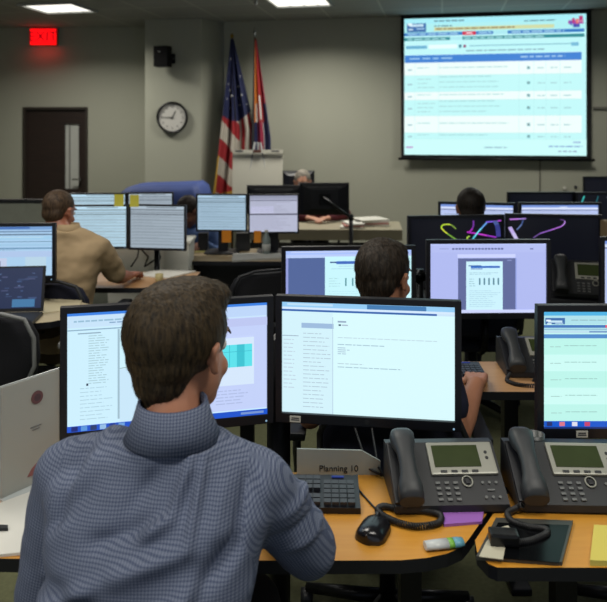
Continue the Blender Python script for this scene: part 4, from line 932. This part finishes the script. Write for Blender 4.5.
ch = make_chair('dark office chair under the second man', (.27, 2.25, 0), R(-4))
make_chair('empty dark office chair with a grey rim at the left edge, below the laptop', (-1.34, 3.16, 0), R(4), BLACKF, GREYPL)
def chair(label, loc, rz):
    c = copy_tree(ch); c.location = loc; c.rotation_euler = (0, 0, rz); c['label'] = label; return c
chair('dark office chair under the man in the blue checked shirt', (-.26, 1.13, 0), R(0))
chair('empty dark office chair beside the second man, behind the mug', (1.12, 2.24, 0), R(-6))
c_ = make_chair('office chair with beige arms in front of the desk with the orange notes', (-.33, 4.36, 0), R(24), BLACKF, PLASTIC, mat('beige_plastic', (150, 146, 128), .6)); c_.scale = (1, 1, .92)
chair('office chair under the man in tan', (-1.27, 3.79, 0), R(-6))
chair('office chair under the third man', (.96, 3.98, 0), 0)
chair('office chair under the person in burgundy', (.05, 6.85, 0), R(180))

# ---------------------------------------------------------------- people
SKIN = {}
def skinmat(n, c): return mat('skin_' + n, c, .5, vary=.08, scale=30, bump=.1, bscale=300)
def hairmat(n, c, c2=None):
    k = 'hair_' + n
    if k in MATS: return MATS[k]
    m = bpy.data.materials.new(k); m.use_nodes = True; nt = m.node_tree; pb = nt.nodes['Principled BSDF']
    tc = nt.nodes.new('ShaderNodeTexCoord'); mp = nt.nodes.new('ShaderNodeMapping'); mp.inputs['Scale'].default_value = (160, 160, 22)
    n1 = nt.nodes.new('ShaderNodeTexNoise'); n1.inputs['Scale'].default_value = 1; n1.inputs['Detail'].default_value = 3
    rp = nt.nodes.new('ShaderNodeValToRGB'); rp.color_ramp.elements[0].position = .3; rp.color_ramp.elements[1].position = .75
    rp.color_ramp.elements[0].color = rgb(*[int(v * .6) for v in c]); rp.color_ramp.elements[1].color = rgb(*(c2 or [min(255, int(v * 1.25)) for v in c]))
    bp = nt.nodes.new('ShaderNodeBump'); bp.inputs['Strength'].default_value = .7; bp.inputs['Distance'].default_value = .003
    nt.links.new(tc.outputs['Object'], mp.inputs[0]); nt.links.new(mp.outputs[0], n1.inputs['Vector']); nt.links.new(n1.outputs['Fac'], rp.inputs[0])
    nt.links.new(rp.outputs[0], pb.inputs['Base Color']); nt.links.new(n1.outputs['Fac'], bp.inputs['Height']); nt.links.new(bp.outputs['Normal'], pb.inputs['Normal'])
    pb.inputs['Roughness'].default_value = .6; pb.inputs['Specular IOR Level'].default_value = .25; MATS[k] = m; return m
def remesh(b, voxel, smooth=4, fac=.5):
    bmesh.ops.recalc_face_normals(b.bm, faces=b.bm.faces[:])
    me = bpy.data.meshes.new('tmp'); b.bm.to_mesh(me); b.bm.free(); o = bpy.data.objects.new('tmp', me); COL.objects.link(o)
    r = o.modifiers.new('r', 'REMESH'); r.mode = 'VOXEL'; r.voxel_size = voxel; r.use_smooth_shade = True
    if smooth: s = o.modifiers.new('s', 'SMOOTH'); s.iterations = smooth; s.factor = fac
    dg = bpy.context.evaluated_depsgraph_get(); out = bpy.data.meshes.new_from_object(o.evaluated_get(dg))
    bpy.data.objects.remove(o); bpy.data.meshes.remove(me); out.materials.clear(); return out
def chain(b, pts, rad, m, seg=16):
    """limb: a tapering tube with ball joints"""
    for i in range(len(pts) - 1):
        a, c = Vector(pts[i]), Vector(pts[i + 1]); n = 5
        b.tube([a.lerp(c, k / n) for k in range(n + 1)], [rad[i] + (rad[i + 1] - rad[i]) * k / n for k in range(n + 1)], m, seg=seg)
    for p, r in zip(pts, rad): b.ball(p, r, m, seg=seg)
def ell(c, rx, ry, e=.8, n=36, yaw=0):
    out = []
    for k in range(n):
        a = 2 * math.pi * k / n; x = math.copysign(abs(math.cos(a)) ** e, math.cos(a)) * rx; y = math.copysign(abs(math.sin(a)) ** e, math.sin(a)) * ry
        out.append(Vector((c[0] + x * math.cos(yaw) - y * math.sin(yaw), c[1] + x * math.sin(yaw) + y * math.cos(yaw), c[2])))
    return out
def head_shapes(b, M, m):
    e = lambda c, r, seg=24: b.ball(c, r, m, M=M, seg=seg)
    e((0, -.012, .035), (.076, .097, .086)); e((0, .02, -.03), (.062, .070, .085)); e((0, .062, -.092), (.026, .024, .021))
    e((0, .035, -.08), (.046, .046, .03)); e((.036, .058, -.03), (.022, .022, .022)); e((-.036, .058, -.03), (.022, .022, .022)); e((0, .076, .032), (.046, .016, .014))
    def ch(ps, rs): chain(b, [M @ Vector(p) for p in ps], [r * M.median_scale for r in rs], m, 12)
    ch([(0, .088, .012), (0, .100, -.014), (0, .107, -.030)], [.008, .009, .0125]); ch([(-.011, .093, -.033), (.011, .093, -.033)], [.008, .008])
    ch([(-.018, .084, -.058), (0, .091, -.055), (.018, .084, -.058)], [.005, .0065, .005]); ch([(-.015, .083, -.067), (0, .089, -.068), (.015, .083, -.067)], [.005, .0075, .005])
    for s in (-1, 1):
        ch([(s * .078, .004, -.022), (s * .084, -.012, .004), (s * .088, -.016, .02), (s * .085, -.004, .027), (s * .080, .006, .018)], [.0065, .0055, .006, .006, .005])
        e((s * .079, -.003, -.002), (.007, .014, .024), 12)
def hand_shapes(b, wrist, dr, up, side, m, curl=.35, sc=1.0):
    """palm, four fingers and a thumb; dr: towards the fingertips, up: back of the hand, side: towards the thumb"""
    w0 = Vector(wrist); dr = dr.normalized(); side = (side - dr * side.dot(dr)).normalized(); up = dr.cross(side).normalized() * (1 if dr.cross(side).dot(up) > 0 else -1)
    P = lambda a, s, u: w0 + dr * a * sc + side * s * sc + up * u * sc
    for k, s in enumerate((.027, .009, -.009, -.026)): chain(b, [P(.0, s * .6, 0), P(.045, s * .95, .004), P(.088 - .004 * abs(k - 1.3), s * 1.08, .002)], [.016 * sc, .0145 * sc, .0105 * sc], m, 12)
    for s, L, sp in ((.0285, .070, .10), (.0095, .078, .02), (-.0098, .072, -.05), (-.0275, .056, -.14)):
        p = P(.088, s, .002); d = (dr + side * sp).normalized(); pts = [p]; ang = .2
        for f, k in ((.45, 1), (.3, 1.2), (.25, 1.2)):
            dd = d * math.cos(ang) - up * math.sin(ang); p = p + dd * L * f * sc; pts.append(p); ang += curl * k
        chain(b, pts, [.0098 * sc, .0088 * sc, .008 * sc, .0068 * sc], m, 10)
    chain(b, [P(.015, .02, -.004), P(.045, .046, -.012), P(.072, .058, -.020), P(.092, .060, -.026)], [.0145 * sc, .012 * sc, .010 * sc, .0082 * sc], m, 12)

def person(label, P, folds=None):
    t = thing('person', label, 'person', (P['hip'][0], P['hip'][1], 0), 0); T0 = Vector((P['hip'][0], P['hip'][1], 0))
    V = Vector; hip = V(P['hip']); C = V(P['chest']); yaw = R(-P.get('yaw', 0)); vx = P.get('voxel', .006)
    Rt = V((math.cos(yaw), math.sin(yaw), 0)); Fd = V((-math.sin(yaw), math.cos(yaw), 0))
    hw = P.get('hw', .185); sk = skinmat(*P['skin']); hs = P.get('hs', 1.0)
    H = V(P['head']); hy = R(-P.get('hyaw', 0)); MH = Matrix.Translation(H) @ Matrix.Rotation(hy, 4, 'Z') @ Matrix.Rotation(R(-P.get('nod', 6)), 4, 'X') @ Matrix.Scale(hs, 4)
    nb = V((C.x, C.y + Fd.y * -.01, C.z + .07)) + P.get('neckoff', V((0, 0, 0)))
    SR, SL = C + Rt * hw + V((0, 0, -.02)), C - Rt * hw + V((0, 0, -.02))
    knees = P.get('knees') or [hip + Fd * .42 + Rt * s * .11 + V((0, 0, .0)) for s in (1, -1)]
    ank = [V((k.x, k.y + .06 * Fd.y, .09)) for k in knees]
    def torso(b, g, m, z0=-.06, low=True):
        secs = []
        up = C.z - hip.z
        tab = [(-.10, .165, .115), (0, .178, .125), (.25, .152, .118), (.5, .155, .118), (.75, .180, .122), (.90, .194, .112), (.98, .190, .094), (1.04, .165, .080), (1.10, .125, .070), (1.18, .075, .062)]
        for f, rx, ry in tab:
            c = hip.lerp(C, f) if f <= 1 else C + (nb - C) * ((f - 1) / .18)
            c = V((c.x, c.y, hip.z + up * f if f <= 1 else C.z + (f - 1) * up * .85))
            secs.append(ell(c, rx * P.get('tw', 1) + g, ry * P.get('td', 1) + g, .78, 40, yaw))
        b.loft(secs, m)
    # skin body: one continuous surface
    b = MB(); torso(b, -.012, sk); head_shapes(b, MH, sk)
    chain(b, [nb + V((0, 0, -.05)), MH @ V((0, -.028, -.05))], [.058 * hs, .050 * hs], sk)
    for S, k in ((SR, 'armR'), (SL, 'armL')):
        el, wr = V(P[k][0]), V(P[k][1]); chain(b, [S, S.lerp(el, .5), el, el.lerp(wr, .35), wr], [.05, .046, .038, .039, .027], sk)
        dr = (wr - el).normalized(); sd = -Rt if k == 'armR' else Rt; dh = V((dr.x, dr.y, P.get('hz', -.05))) if len(P[k]) < 3 else V(P[k][2])
        hand_shapes(b, wr + dr * .012, dh, V((0, 0, 1)), sd, sk, curl=P.get('curl', .35), sc=P.get('hsc', 1.0))
    for kn, an, s in zip(knees, ank, (1, -1)):
        chain(b, [hip + Rt * s * .09, kn, an], [.078, .055, .035], sk); chain(b, [an, an + Fd * .1 + V((0, 0, -.05))], [.035, .03], sk)
    me = remesh(b, vx, 3); me.transform(Matrix.Translation(-T0)); me.materials.append(sk)
    body = bpy.data.objects.new('body', me); COL.objects.link(body); body.parent = t
    # eyes, brows
    for s in (-1, 1):
        b = MB(); b.ball((s * .031, .0735, .006), .0115, mat('eye_white', (210, 205, 200), .2), M=MH, seg=14); b.ball((s * .031, .0815, .006), .0052, mat('eye_dark', (40, 30, 24), .15), M=MH, seg=10); b.build('eye', t, M=Matrix.Translation(-T0))
        b = MB(); b.tube([MH @ V((s * .014, .0925, .026)), MH @ V((s * .032, .091, .033)), MH @ V((s * .048, .080, .028))], [.0025, .0035, .002], hairmat(*P['hair'])); b.build('eyebrow', t, M=Matrix.Translation(-T0))
    # hair
    hm = hairmat(*P['hair']); b = MB(); e = lambda c, r: b.ball(c, r, hm, M=MH, seg=28)
    for c, r in P.get('hairshape') or [((0, -.020, .045), (.083, .098, .088)), ((0, -.058, -.012), (.068, .052, .070)), ((0, -.01, .085), (.06, .075, .05))]: e(c, r)
    me = remesh(b, max(.0035, vx * .7), 12)
    MI = MH.inverted(); sh = P.get('shag', .003)
    me.calc_loop_triangles()
    no = [v.normal.copy() for v in me.vertices]
    for v, n in zip(me.vertices, no):
        l = MI @ v.co; k = noise.noise(V((l.x * 60, l.y * 60, l.z * 22))) + .6 * noise.noise(V((l.x * 150, l.y * 150, l.z * 50)))
        v.co = v.co + n * k * sh
    me.transform(Matrix.Translation(-T0)); me.materials.append(hm); o = bpy.data.objects.new('hair', me); COL.objects.link(o); o.parent = t
    if P.get('strands'):
        rnd = random.Random(11); hb = MB(); pi = [p for p in me.polygons]; idx = hb.mi(hm)
        for _ in range(P['strands']):
            p = rnd.choice(pi); c = V(p.center); n = V(p.normal); l = MI @ (c + T0)
            fl = MH.to_3x3() @ V(P.get('comb', (0.25, .35, -.6)) if l.z > .06 else (0, -.15, -1)); fl = (fl - n * fl.dot(n))
            if fl.length < .01: continue
            fl.normalize(); fl = (fl + n * rnd.uniform(.0, .10) + V((rnd.uniform(-.2, .2), rnd.uniform(-.2, .2), rnd.uniform(-.2, .2)))).normalized()
            Ls = rnd.uniform(.010, .024) * P.get('slen', 1); sd = fl.cross(n).normalized() * .0007; c -= n * .001
            q = [c - sd, c + sd, c + fl * Ls * .6 + sd * .7 + n * .0008, c + fl * Ls * .6 - sd * .7 + n * .0008, c + fl * Ls]
            vs = [hb.bm.verts.new(x) for x in q]; hb.bm.faces.new(vs[:4]); hb.bm.faces.new((vs[3], vs[2], vs[4]))
        hb.build('hair_strands', o, recalc=False)['kind'] = 'stuff'
    # shirt
    sm = P['shirt']; b = MB(); g = P.get('slack', .014); torso(b, g, sm)
    for s_i, S in ((1, SR), (-1, SL)): chain(b, [nb - V((0, 0, .045)) + Rt * s_i * .05, S + V((0, 0, .012)) - Rt * s_i * .012], [.058, .056], sm)
    for S, k in ((SR, 'armR'), (SL, 'armL')):
        el, wr = V(P[k][0]), V(P[k][1]); ar = P.get('arm', 1.0)
        if P.get('sleeve', 'long') == 'long': chain(b, [S, S.lerp(el, .5), el, el.lerp(wr, .5), el.lerp(wr, .93)], [.060 * ar, .062 * ar, .058 * ar, .05 * ar, .038 * ar], sm)
        else: chain(b, [S, S.lerp(el, .4), S.lerp(el, P.get('slv', .68))], [.062 * ar, .064 * ar, .060 * ar], sm)
    me = remesh(b, max(.006, vx), P.get('ssm', 14)); 
    no = [v.normal.copy() for v in me.vertices]; wk = P.get('wrinkle', .004)
    for v, n in zip(me.vertices, no):
        c = v.co; k = noise.noise(V((c.x * 9, c.y * 9, c.z * 16))) + .5 * noise.noise(V((c.x * 22 + 5, c.y * 22, c.z * 30)))
        dsp = k * wk
        if folds: dsp += folds(c, n)
        v.co = c + n * dsp
    uv = me.uv_layers.new(name='cloth'); 
    Ra, La = (SR, V(P['armR'][0])), (SL, V(P['armL'][0]))
    for pl in me.polygons:
        c = V(pl.center); dom = 0
        for q, (S, E) in enumerate((Ra, La)):
            d = (E - S); tt = (c - S).dot(d) / d.length_squared; lat = (c - C).dot(Rt) * (1 if q == 0 else -1)
            if lat > hw - .012 and tt > -.5 and (c - (S + d * tt)).length < .12: dom = q + 1
        for li in pl.loop_indices:
            co = V(me.vertices[me.loops[li].vertex_index].co)
            if dom:
                S, E = (Ra, La)[dom - 1]; d = (E - S).normalized(); x = V((1, 0, 0)); x = (x - d * x.dot(d)).normalized(); uv.data[li].uv = ((co - S).dot(x), (co - S).dot(d))
            else: uv.data[li].uv = ((co - C).dot(Rt), co.z)
    me.transform(Matrix.Translation(-T0)); me.materials.append(sm); o = bpy.data.objects.new('shirt', me); COL.objects.link(o); o.parent = t
    # collar
    if P.get('collar', True):
        cb = MB(); cc = nb + P.get('coff', V((0, 0, 0))); cr = P.get('cr', .07); h0, h1 = P.get('chh', (-.03, .045))
        outer = [ell(cc + V((0, 0, h0)), cr + P.get('flare', .022), cr + P.get('flare', .022) - .004, 1, 40, yaw), ell(cc + V((0, 0, (h0 + h1) / 2)), cr + .010, cr + .008, 1, 40, yaw), ell(cc + V((0, -.0, h1)), cr, cr, 1, 40, yaw), ell(cc + V((0, 0, h1 - .001)), cr - .005, cr - .005, 1, 40, yaw), ell(cc + V((0, 0, h0)), cr - .003, cr - .003, 1, 40, yaw)]
        cb.loft(outer, P.get('collarmat', sm)); co_ = cb.build('collar', t, M=Matrix.Translation(-T0))
        u2 = co_.data.uv_layers.new(name='cloth')
        for l in co_.data.loops: q = co_.data.vertices[l.vertex_index].co; u2.data[l.index].uv = (q.x, q.z)
    # trousers, belt, shoes
    pm = P.get('pants', mat('dark_trousers', (28, 30, 38), .9)); b = MB()
    b.loft([ell(hip + V((0, 0, z)), rx, ry, .8, 32, yaw) for z, rx, ry in ((-.10, .16, .12), (-.04, .185, .135), (.05, .182, .13), (.10, .172, .122))], pm)
    for kn, an, s in zip(knees, ank, (1, -1)): chain(b, [hip + Rt * s * .09, hip.lerp(kn, .5) + Rt * s * .045, kn, an + V((0, 0, .02))], [.092, .085, .068, .052], pm)
    me = remesh(b, .01, 4); me.transform(Matrix.Translation(-T0)); me.materials.append(pm); o = bpy.data.objects.new('trousers', me); COL.objects.link(o); o.parent = t
    for an in ank:
        b = MB(); b.loft([[an + Fd * yy + Rt * (wx * math.cos(a)) + V((0, 0, -.09 + max(0, hz * .5 + hz * .5 * math.sin(a)))) for a in [2 * math.pi * k / 16 for k in range(16)]] for yy, wx, hz in ((-.06, .03, .06), (-.04, .042, .09), (.04, .044, .09), (.12, .05, .06), (.18, .045, .045), (.215, .02, .03))], mat('black_shoe', (16, 15, 16), .35)); b.build('shoe', t, M=Matrix.Translation(-T0))
    return t

# checked shirt cloth
def check_cloth():
    m = bpy.data.materials.new('blue_check_cloth'); m.use_nodes = True; nt = m.node_tree; pb = nt.nodes['Principled BSDF']
    uvn = nt.nodes.new('ShaderNodeUVMap'); uvn.uv_map = 'cloth'; sep = nt.nodes.new('ShaderNodeSeparateXYZ'); nt.links.new(uvn.outputs[0], sep.inputs[0])
    def line(sock, per, wd):
        a = nt.nodes.new('ShaderNodeMath'); a.operation = 'DIVIDE'; a.inputs[1].default_value = per; nt.links.new(sock, a.inputs[0])
        f = nt.nodes.new('ShaderNodeMath'); f.operation = 'FRACT'; nt.links.new(a.outputs[0], f.inputs[0])
        l = nt.nodes.new('ShaderNodeMath'); l.operation = 'LESS_THAN'; l.inputs[1].default_value = wd; nt.links.new(f.outputs[0], l.inputs[0]); return l.outputs[0]
    a = line(sep.outputs[0], .0056, .42); b_ = line(sep.outputs[1], .0056, .42)
    s = nt.nodes.new('ShaderNodeMath'); s.operation = 'ADD'; nt.links.new(a, s.inputs[0]); nt.links.new(b_, s.inputs[1])
    h = nt.nodes.new('ShaderNodeMath'); h.operation = 'MULTIPLY'; h.inputs[1].default_value = .5; nt.links.new(s.outputs[0], h.inputs[0])
    r = nt.nodes.new('ShaderNodeValToRGB'); r.color_ramp.interpolation = 'CONSTANT'; r.color_ramp.elements[0].color = rgb(116, 124, 144); r.color_ramp.elements[1].position = .75; r.color_ramp.elements[1].color = rgb(66, 75, 101)
    e = r.color_ramp.elements.new(.4); e.color = rgb(90, 99, 121)
    nt.links.new(h.outputs[0], r.inputs[0]); nt.links.new(r.outputs[0], pb.inputs['Base Color']); pb.inputs['Roughness'].default_value = .85
    pb.inputs['Specular IOR Level'].default_value = .2
    return m
CHECK = check_cloth()
def seg_ridge(c, p, q, wd, amp):
    a = Vector((p[0], p[1])); b_ = Vector((q[0], q[1])); x = Vector((c.x, c.z)); d = b_ - a; t = max(0, min(1, (x - a).dot(d) / d.length_squared)); r = (x - (a + d * t)).length
    return amp * math.exp(-(r / wd) ** 2) * (math.sin(math.pi * min(1, max(0, t * .9 + .05))) ** .6)
def pz(px, py, y=1.25): p = at(px, py, y); return (p.x, p.z)
FO = [((193, 452), (178, 500), .009, .010), ((178, 500), (150, 512), .010, .012), ((205, 455), (196, 520), .008, .009), ((160, 500), (100, 520), .014, -.010), ((120, 545), (200, 520), .016, .012),
      ((60, 560), (150, 585), .018, -.011), ((200, 560), (245, 515), .016, -.014), ((140, 595), (215, 545), .016, .013), ((50, 520), (95, 480), .014, -.008), ((40, 590), (110, 550), .014, .012), ((70, 500), (110, 440), .016, .007),
      ((250, 470), (240, 520), .012, -.010), ((262, 470), (268, 530), .012, .008), ((285, 520), (318, 505), .010, .010), ((275, 545), (322, 530), .011, -.010), ((280, 565), (325, 550), .010, .009), ((85, 445), (55, 520), .01, -.006),
      ((228, 470), (215, 520), .014, .005), ((170, 455), (130, 500), .014, -.005), ((60, 602), (200, 600), .02, -.01)]
FO = [(pz(*a), pz(*b_), w_, am) for a, b_, w_, am in FO]
def man1_folds(c, n):
    if n.y > .3: return 0
    s = 0
    for p, q, w_, am in FO: s += seg_ridge(c, p, q, w_, am * (1.7 if c.x < -.1 else .8))
    zy = pz(0, 462)[1] + .012 * math.cos((c.x + .25) * 9)
    if abs(c.x + .26) < .16: s += -.0022 * math.exp(-((c.z - zy) / .004) ** 2)
    return s
person('man in a blue checked long-sleeved shirt seen from behind, seated at the front desk', dict(
    hip=(-.27, 1.17, .53), chest=(-.268, 1.315, .965), yaw=6, head=(-.240, 1.38, 1.162), hyaw=32, nod=4, hs=1.085, hw=.185, tw=1.0, flare=.026, skin=('a', (176, 122, 96)), hair=('brown', (42, 34, 24), (76, 62, 42)),
    armR=((.008, 1.385, .775), (-.085, 1.60, .785)), armL=((-.50, 1.36, .70), (-.40, 1.56, .76)), shirt=CHECK, folds=True, wrinkle=.0045, voxel=.005, strands=9000, slen=.7, shag=.0016, slack=.018, arm=1.02, neckoff=Vector((.025, 0, 0)),
    hairshape=[((0, -.020, .045), (.087, .103, .090)), ((0, -.052, .005), (.070, .056, .062)), ((0, -.052, -.028), (.054, .048, .058)), ((0, -.048, -.058), (.041, .040, .050)), ((0, .01, .088), (.068, .085, .048)), ((.0, .062, .098), (.055, .035, .028))], cr=.064, chh=(-.004, .064), coff=Vector((0, -.004, 0))), folds=man1_folds)
NAVY = mat('navy_shirt', (26, 30, 52), .9, vary=.15, scale=12)
person('dark-haired man in a navy shirt typing, seen from behind over the middle monitor', dict(
    hip=(.25, 2.12, .53), chest=(.245, 2.23, .93), yaw=0, hw=.165, head=(.268, 2.31, 1.108), hyaw=42, nod=6, hs=1.02, skin=('b', (178, 124, 96)), hair=('dark', (36, 30, 26), (64, 54, 44)),
    armR=((.470, 2.13, .675), (.570, 2.315, .760), (.22, .95, -.10)), armL=((.02, 2.2, .70), (.2, 2.42, .76)), shirt=NAVY, sleeve='short', voxel=.0042, strands=5000, collar=True, curl=.32,
    hairshape=[((0, -.020, .045), (.083, .099, .089)), ((0, -.050, .0), (.072, .054, .064)), ((0, -.050, -.025), (.058, .046, .055)), ((0, -.044, -.05), (.046, .038, .045)), ((0, .0, .085), (.066, .08, .045))]))
person('man with short dark hair before the lit monitors below the projection screen', dict(
    hip=(.96, 3.95, .53), chest=(.96, 4.0, .93), head=(.96, 4.03, 1.14), skin=('c', (140, 96, 74)), hair=('black', (24, 20, 18), (44, 36, 30)),
    armR=((1.2, 4.02, .72), (1.08, 4.2, .76)), armL=((.72, 4.02, .72), (.84, 4.2, .76)), shirt=mat('charcoal_shirt', (34, 36, 42), .9), voxel=.009, nod=2, hs=.98, shag=.0015))
TAN = mat('tan_uniform', (160, 138, 106), .85, vary=.08, scale=10)
person('man in a tan short-sleeved uniform shirt resting his forearm on the desk at the left', dict(
    hip=(-1.29, 3.62, .53), chest=(-1.245, 3.72, 1.00), yaw=8, head=(-1.31, 3.76, 1.155), hyaw=25, nod=12, hs=.95, hw=.165, cr=.055, chh=(-.02, .035), skin=('d', (168, 108, 84)), hair=('cropped_brown', (70, 54, 40), (96, 76, 58)),
    slv=.8, curl=.6, armR=((-1.02, 3.86, .79), (-1.0, 4.0, .768)), armL=((-1.45, 3.82, .76), (-1.35, 4.0, .76)), shirt=TAN, sleeve='short', voxel=.007, wrinkle=.008, shag=.001, pants=mat('brown_trousers', (70, 58, 44), .9),
    hairshape=[((0, -.020, .045), (.080, .096, .085)), ((0, -.052, -.005), (.070, .050, .058)), ((0, -.01, .08), (.06, .075, .045))]))
person('person in burgundy with grey hair facing the camera behind the back-turned monitors', dict(
    hip=(.06, 6.86, .53), chest=(.07, 6.80, .93), yaw=180, head=(-.01, 6.80, 1.085), hyaw=180, nod=8, hs=.98, skin=('e', (180, 130, 106)), hair=('grey', (126, 120, 108), (160, 152, 140)),
    armR=((-.14, 6.66, .80), (.03, 6.52, .785)), armL=((.40, 6.66, .80), (.24, 6.50, .785)), shirt=mat('burgundy_top', (84, 26, 36), .9, vary=.2), voxel=.009))
person('dark-haired person in a blue shirt half hidden between the left monitors', dict(
    hip=(-.93, 5.62, .50), chest=(-.90, 5.50, .80), yaw=180, head=(-.89, 5.42, .965), hyaw=215, nod=38, hs=.96, skin=('f', (120, 80, 66)), hair=('near_black', (34, 26, 26), (54, 42, 38)),
    armR=((-1.14, 5.42, .62), (-1.04, 5.22, .75)), armL=((-.66, 5.42, .62), (-.74, 5.22, .75)), shirt=mat('blue_shirt', (70, 96, 146), .85), voxel=.009, knees=[Vector((-1.04, 5.2, .5)), Vector((-.82, 5.2, .5))]))
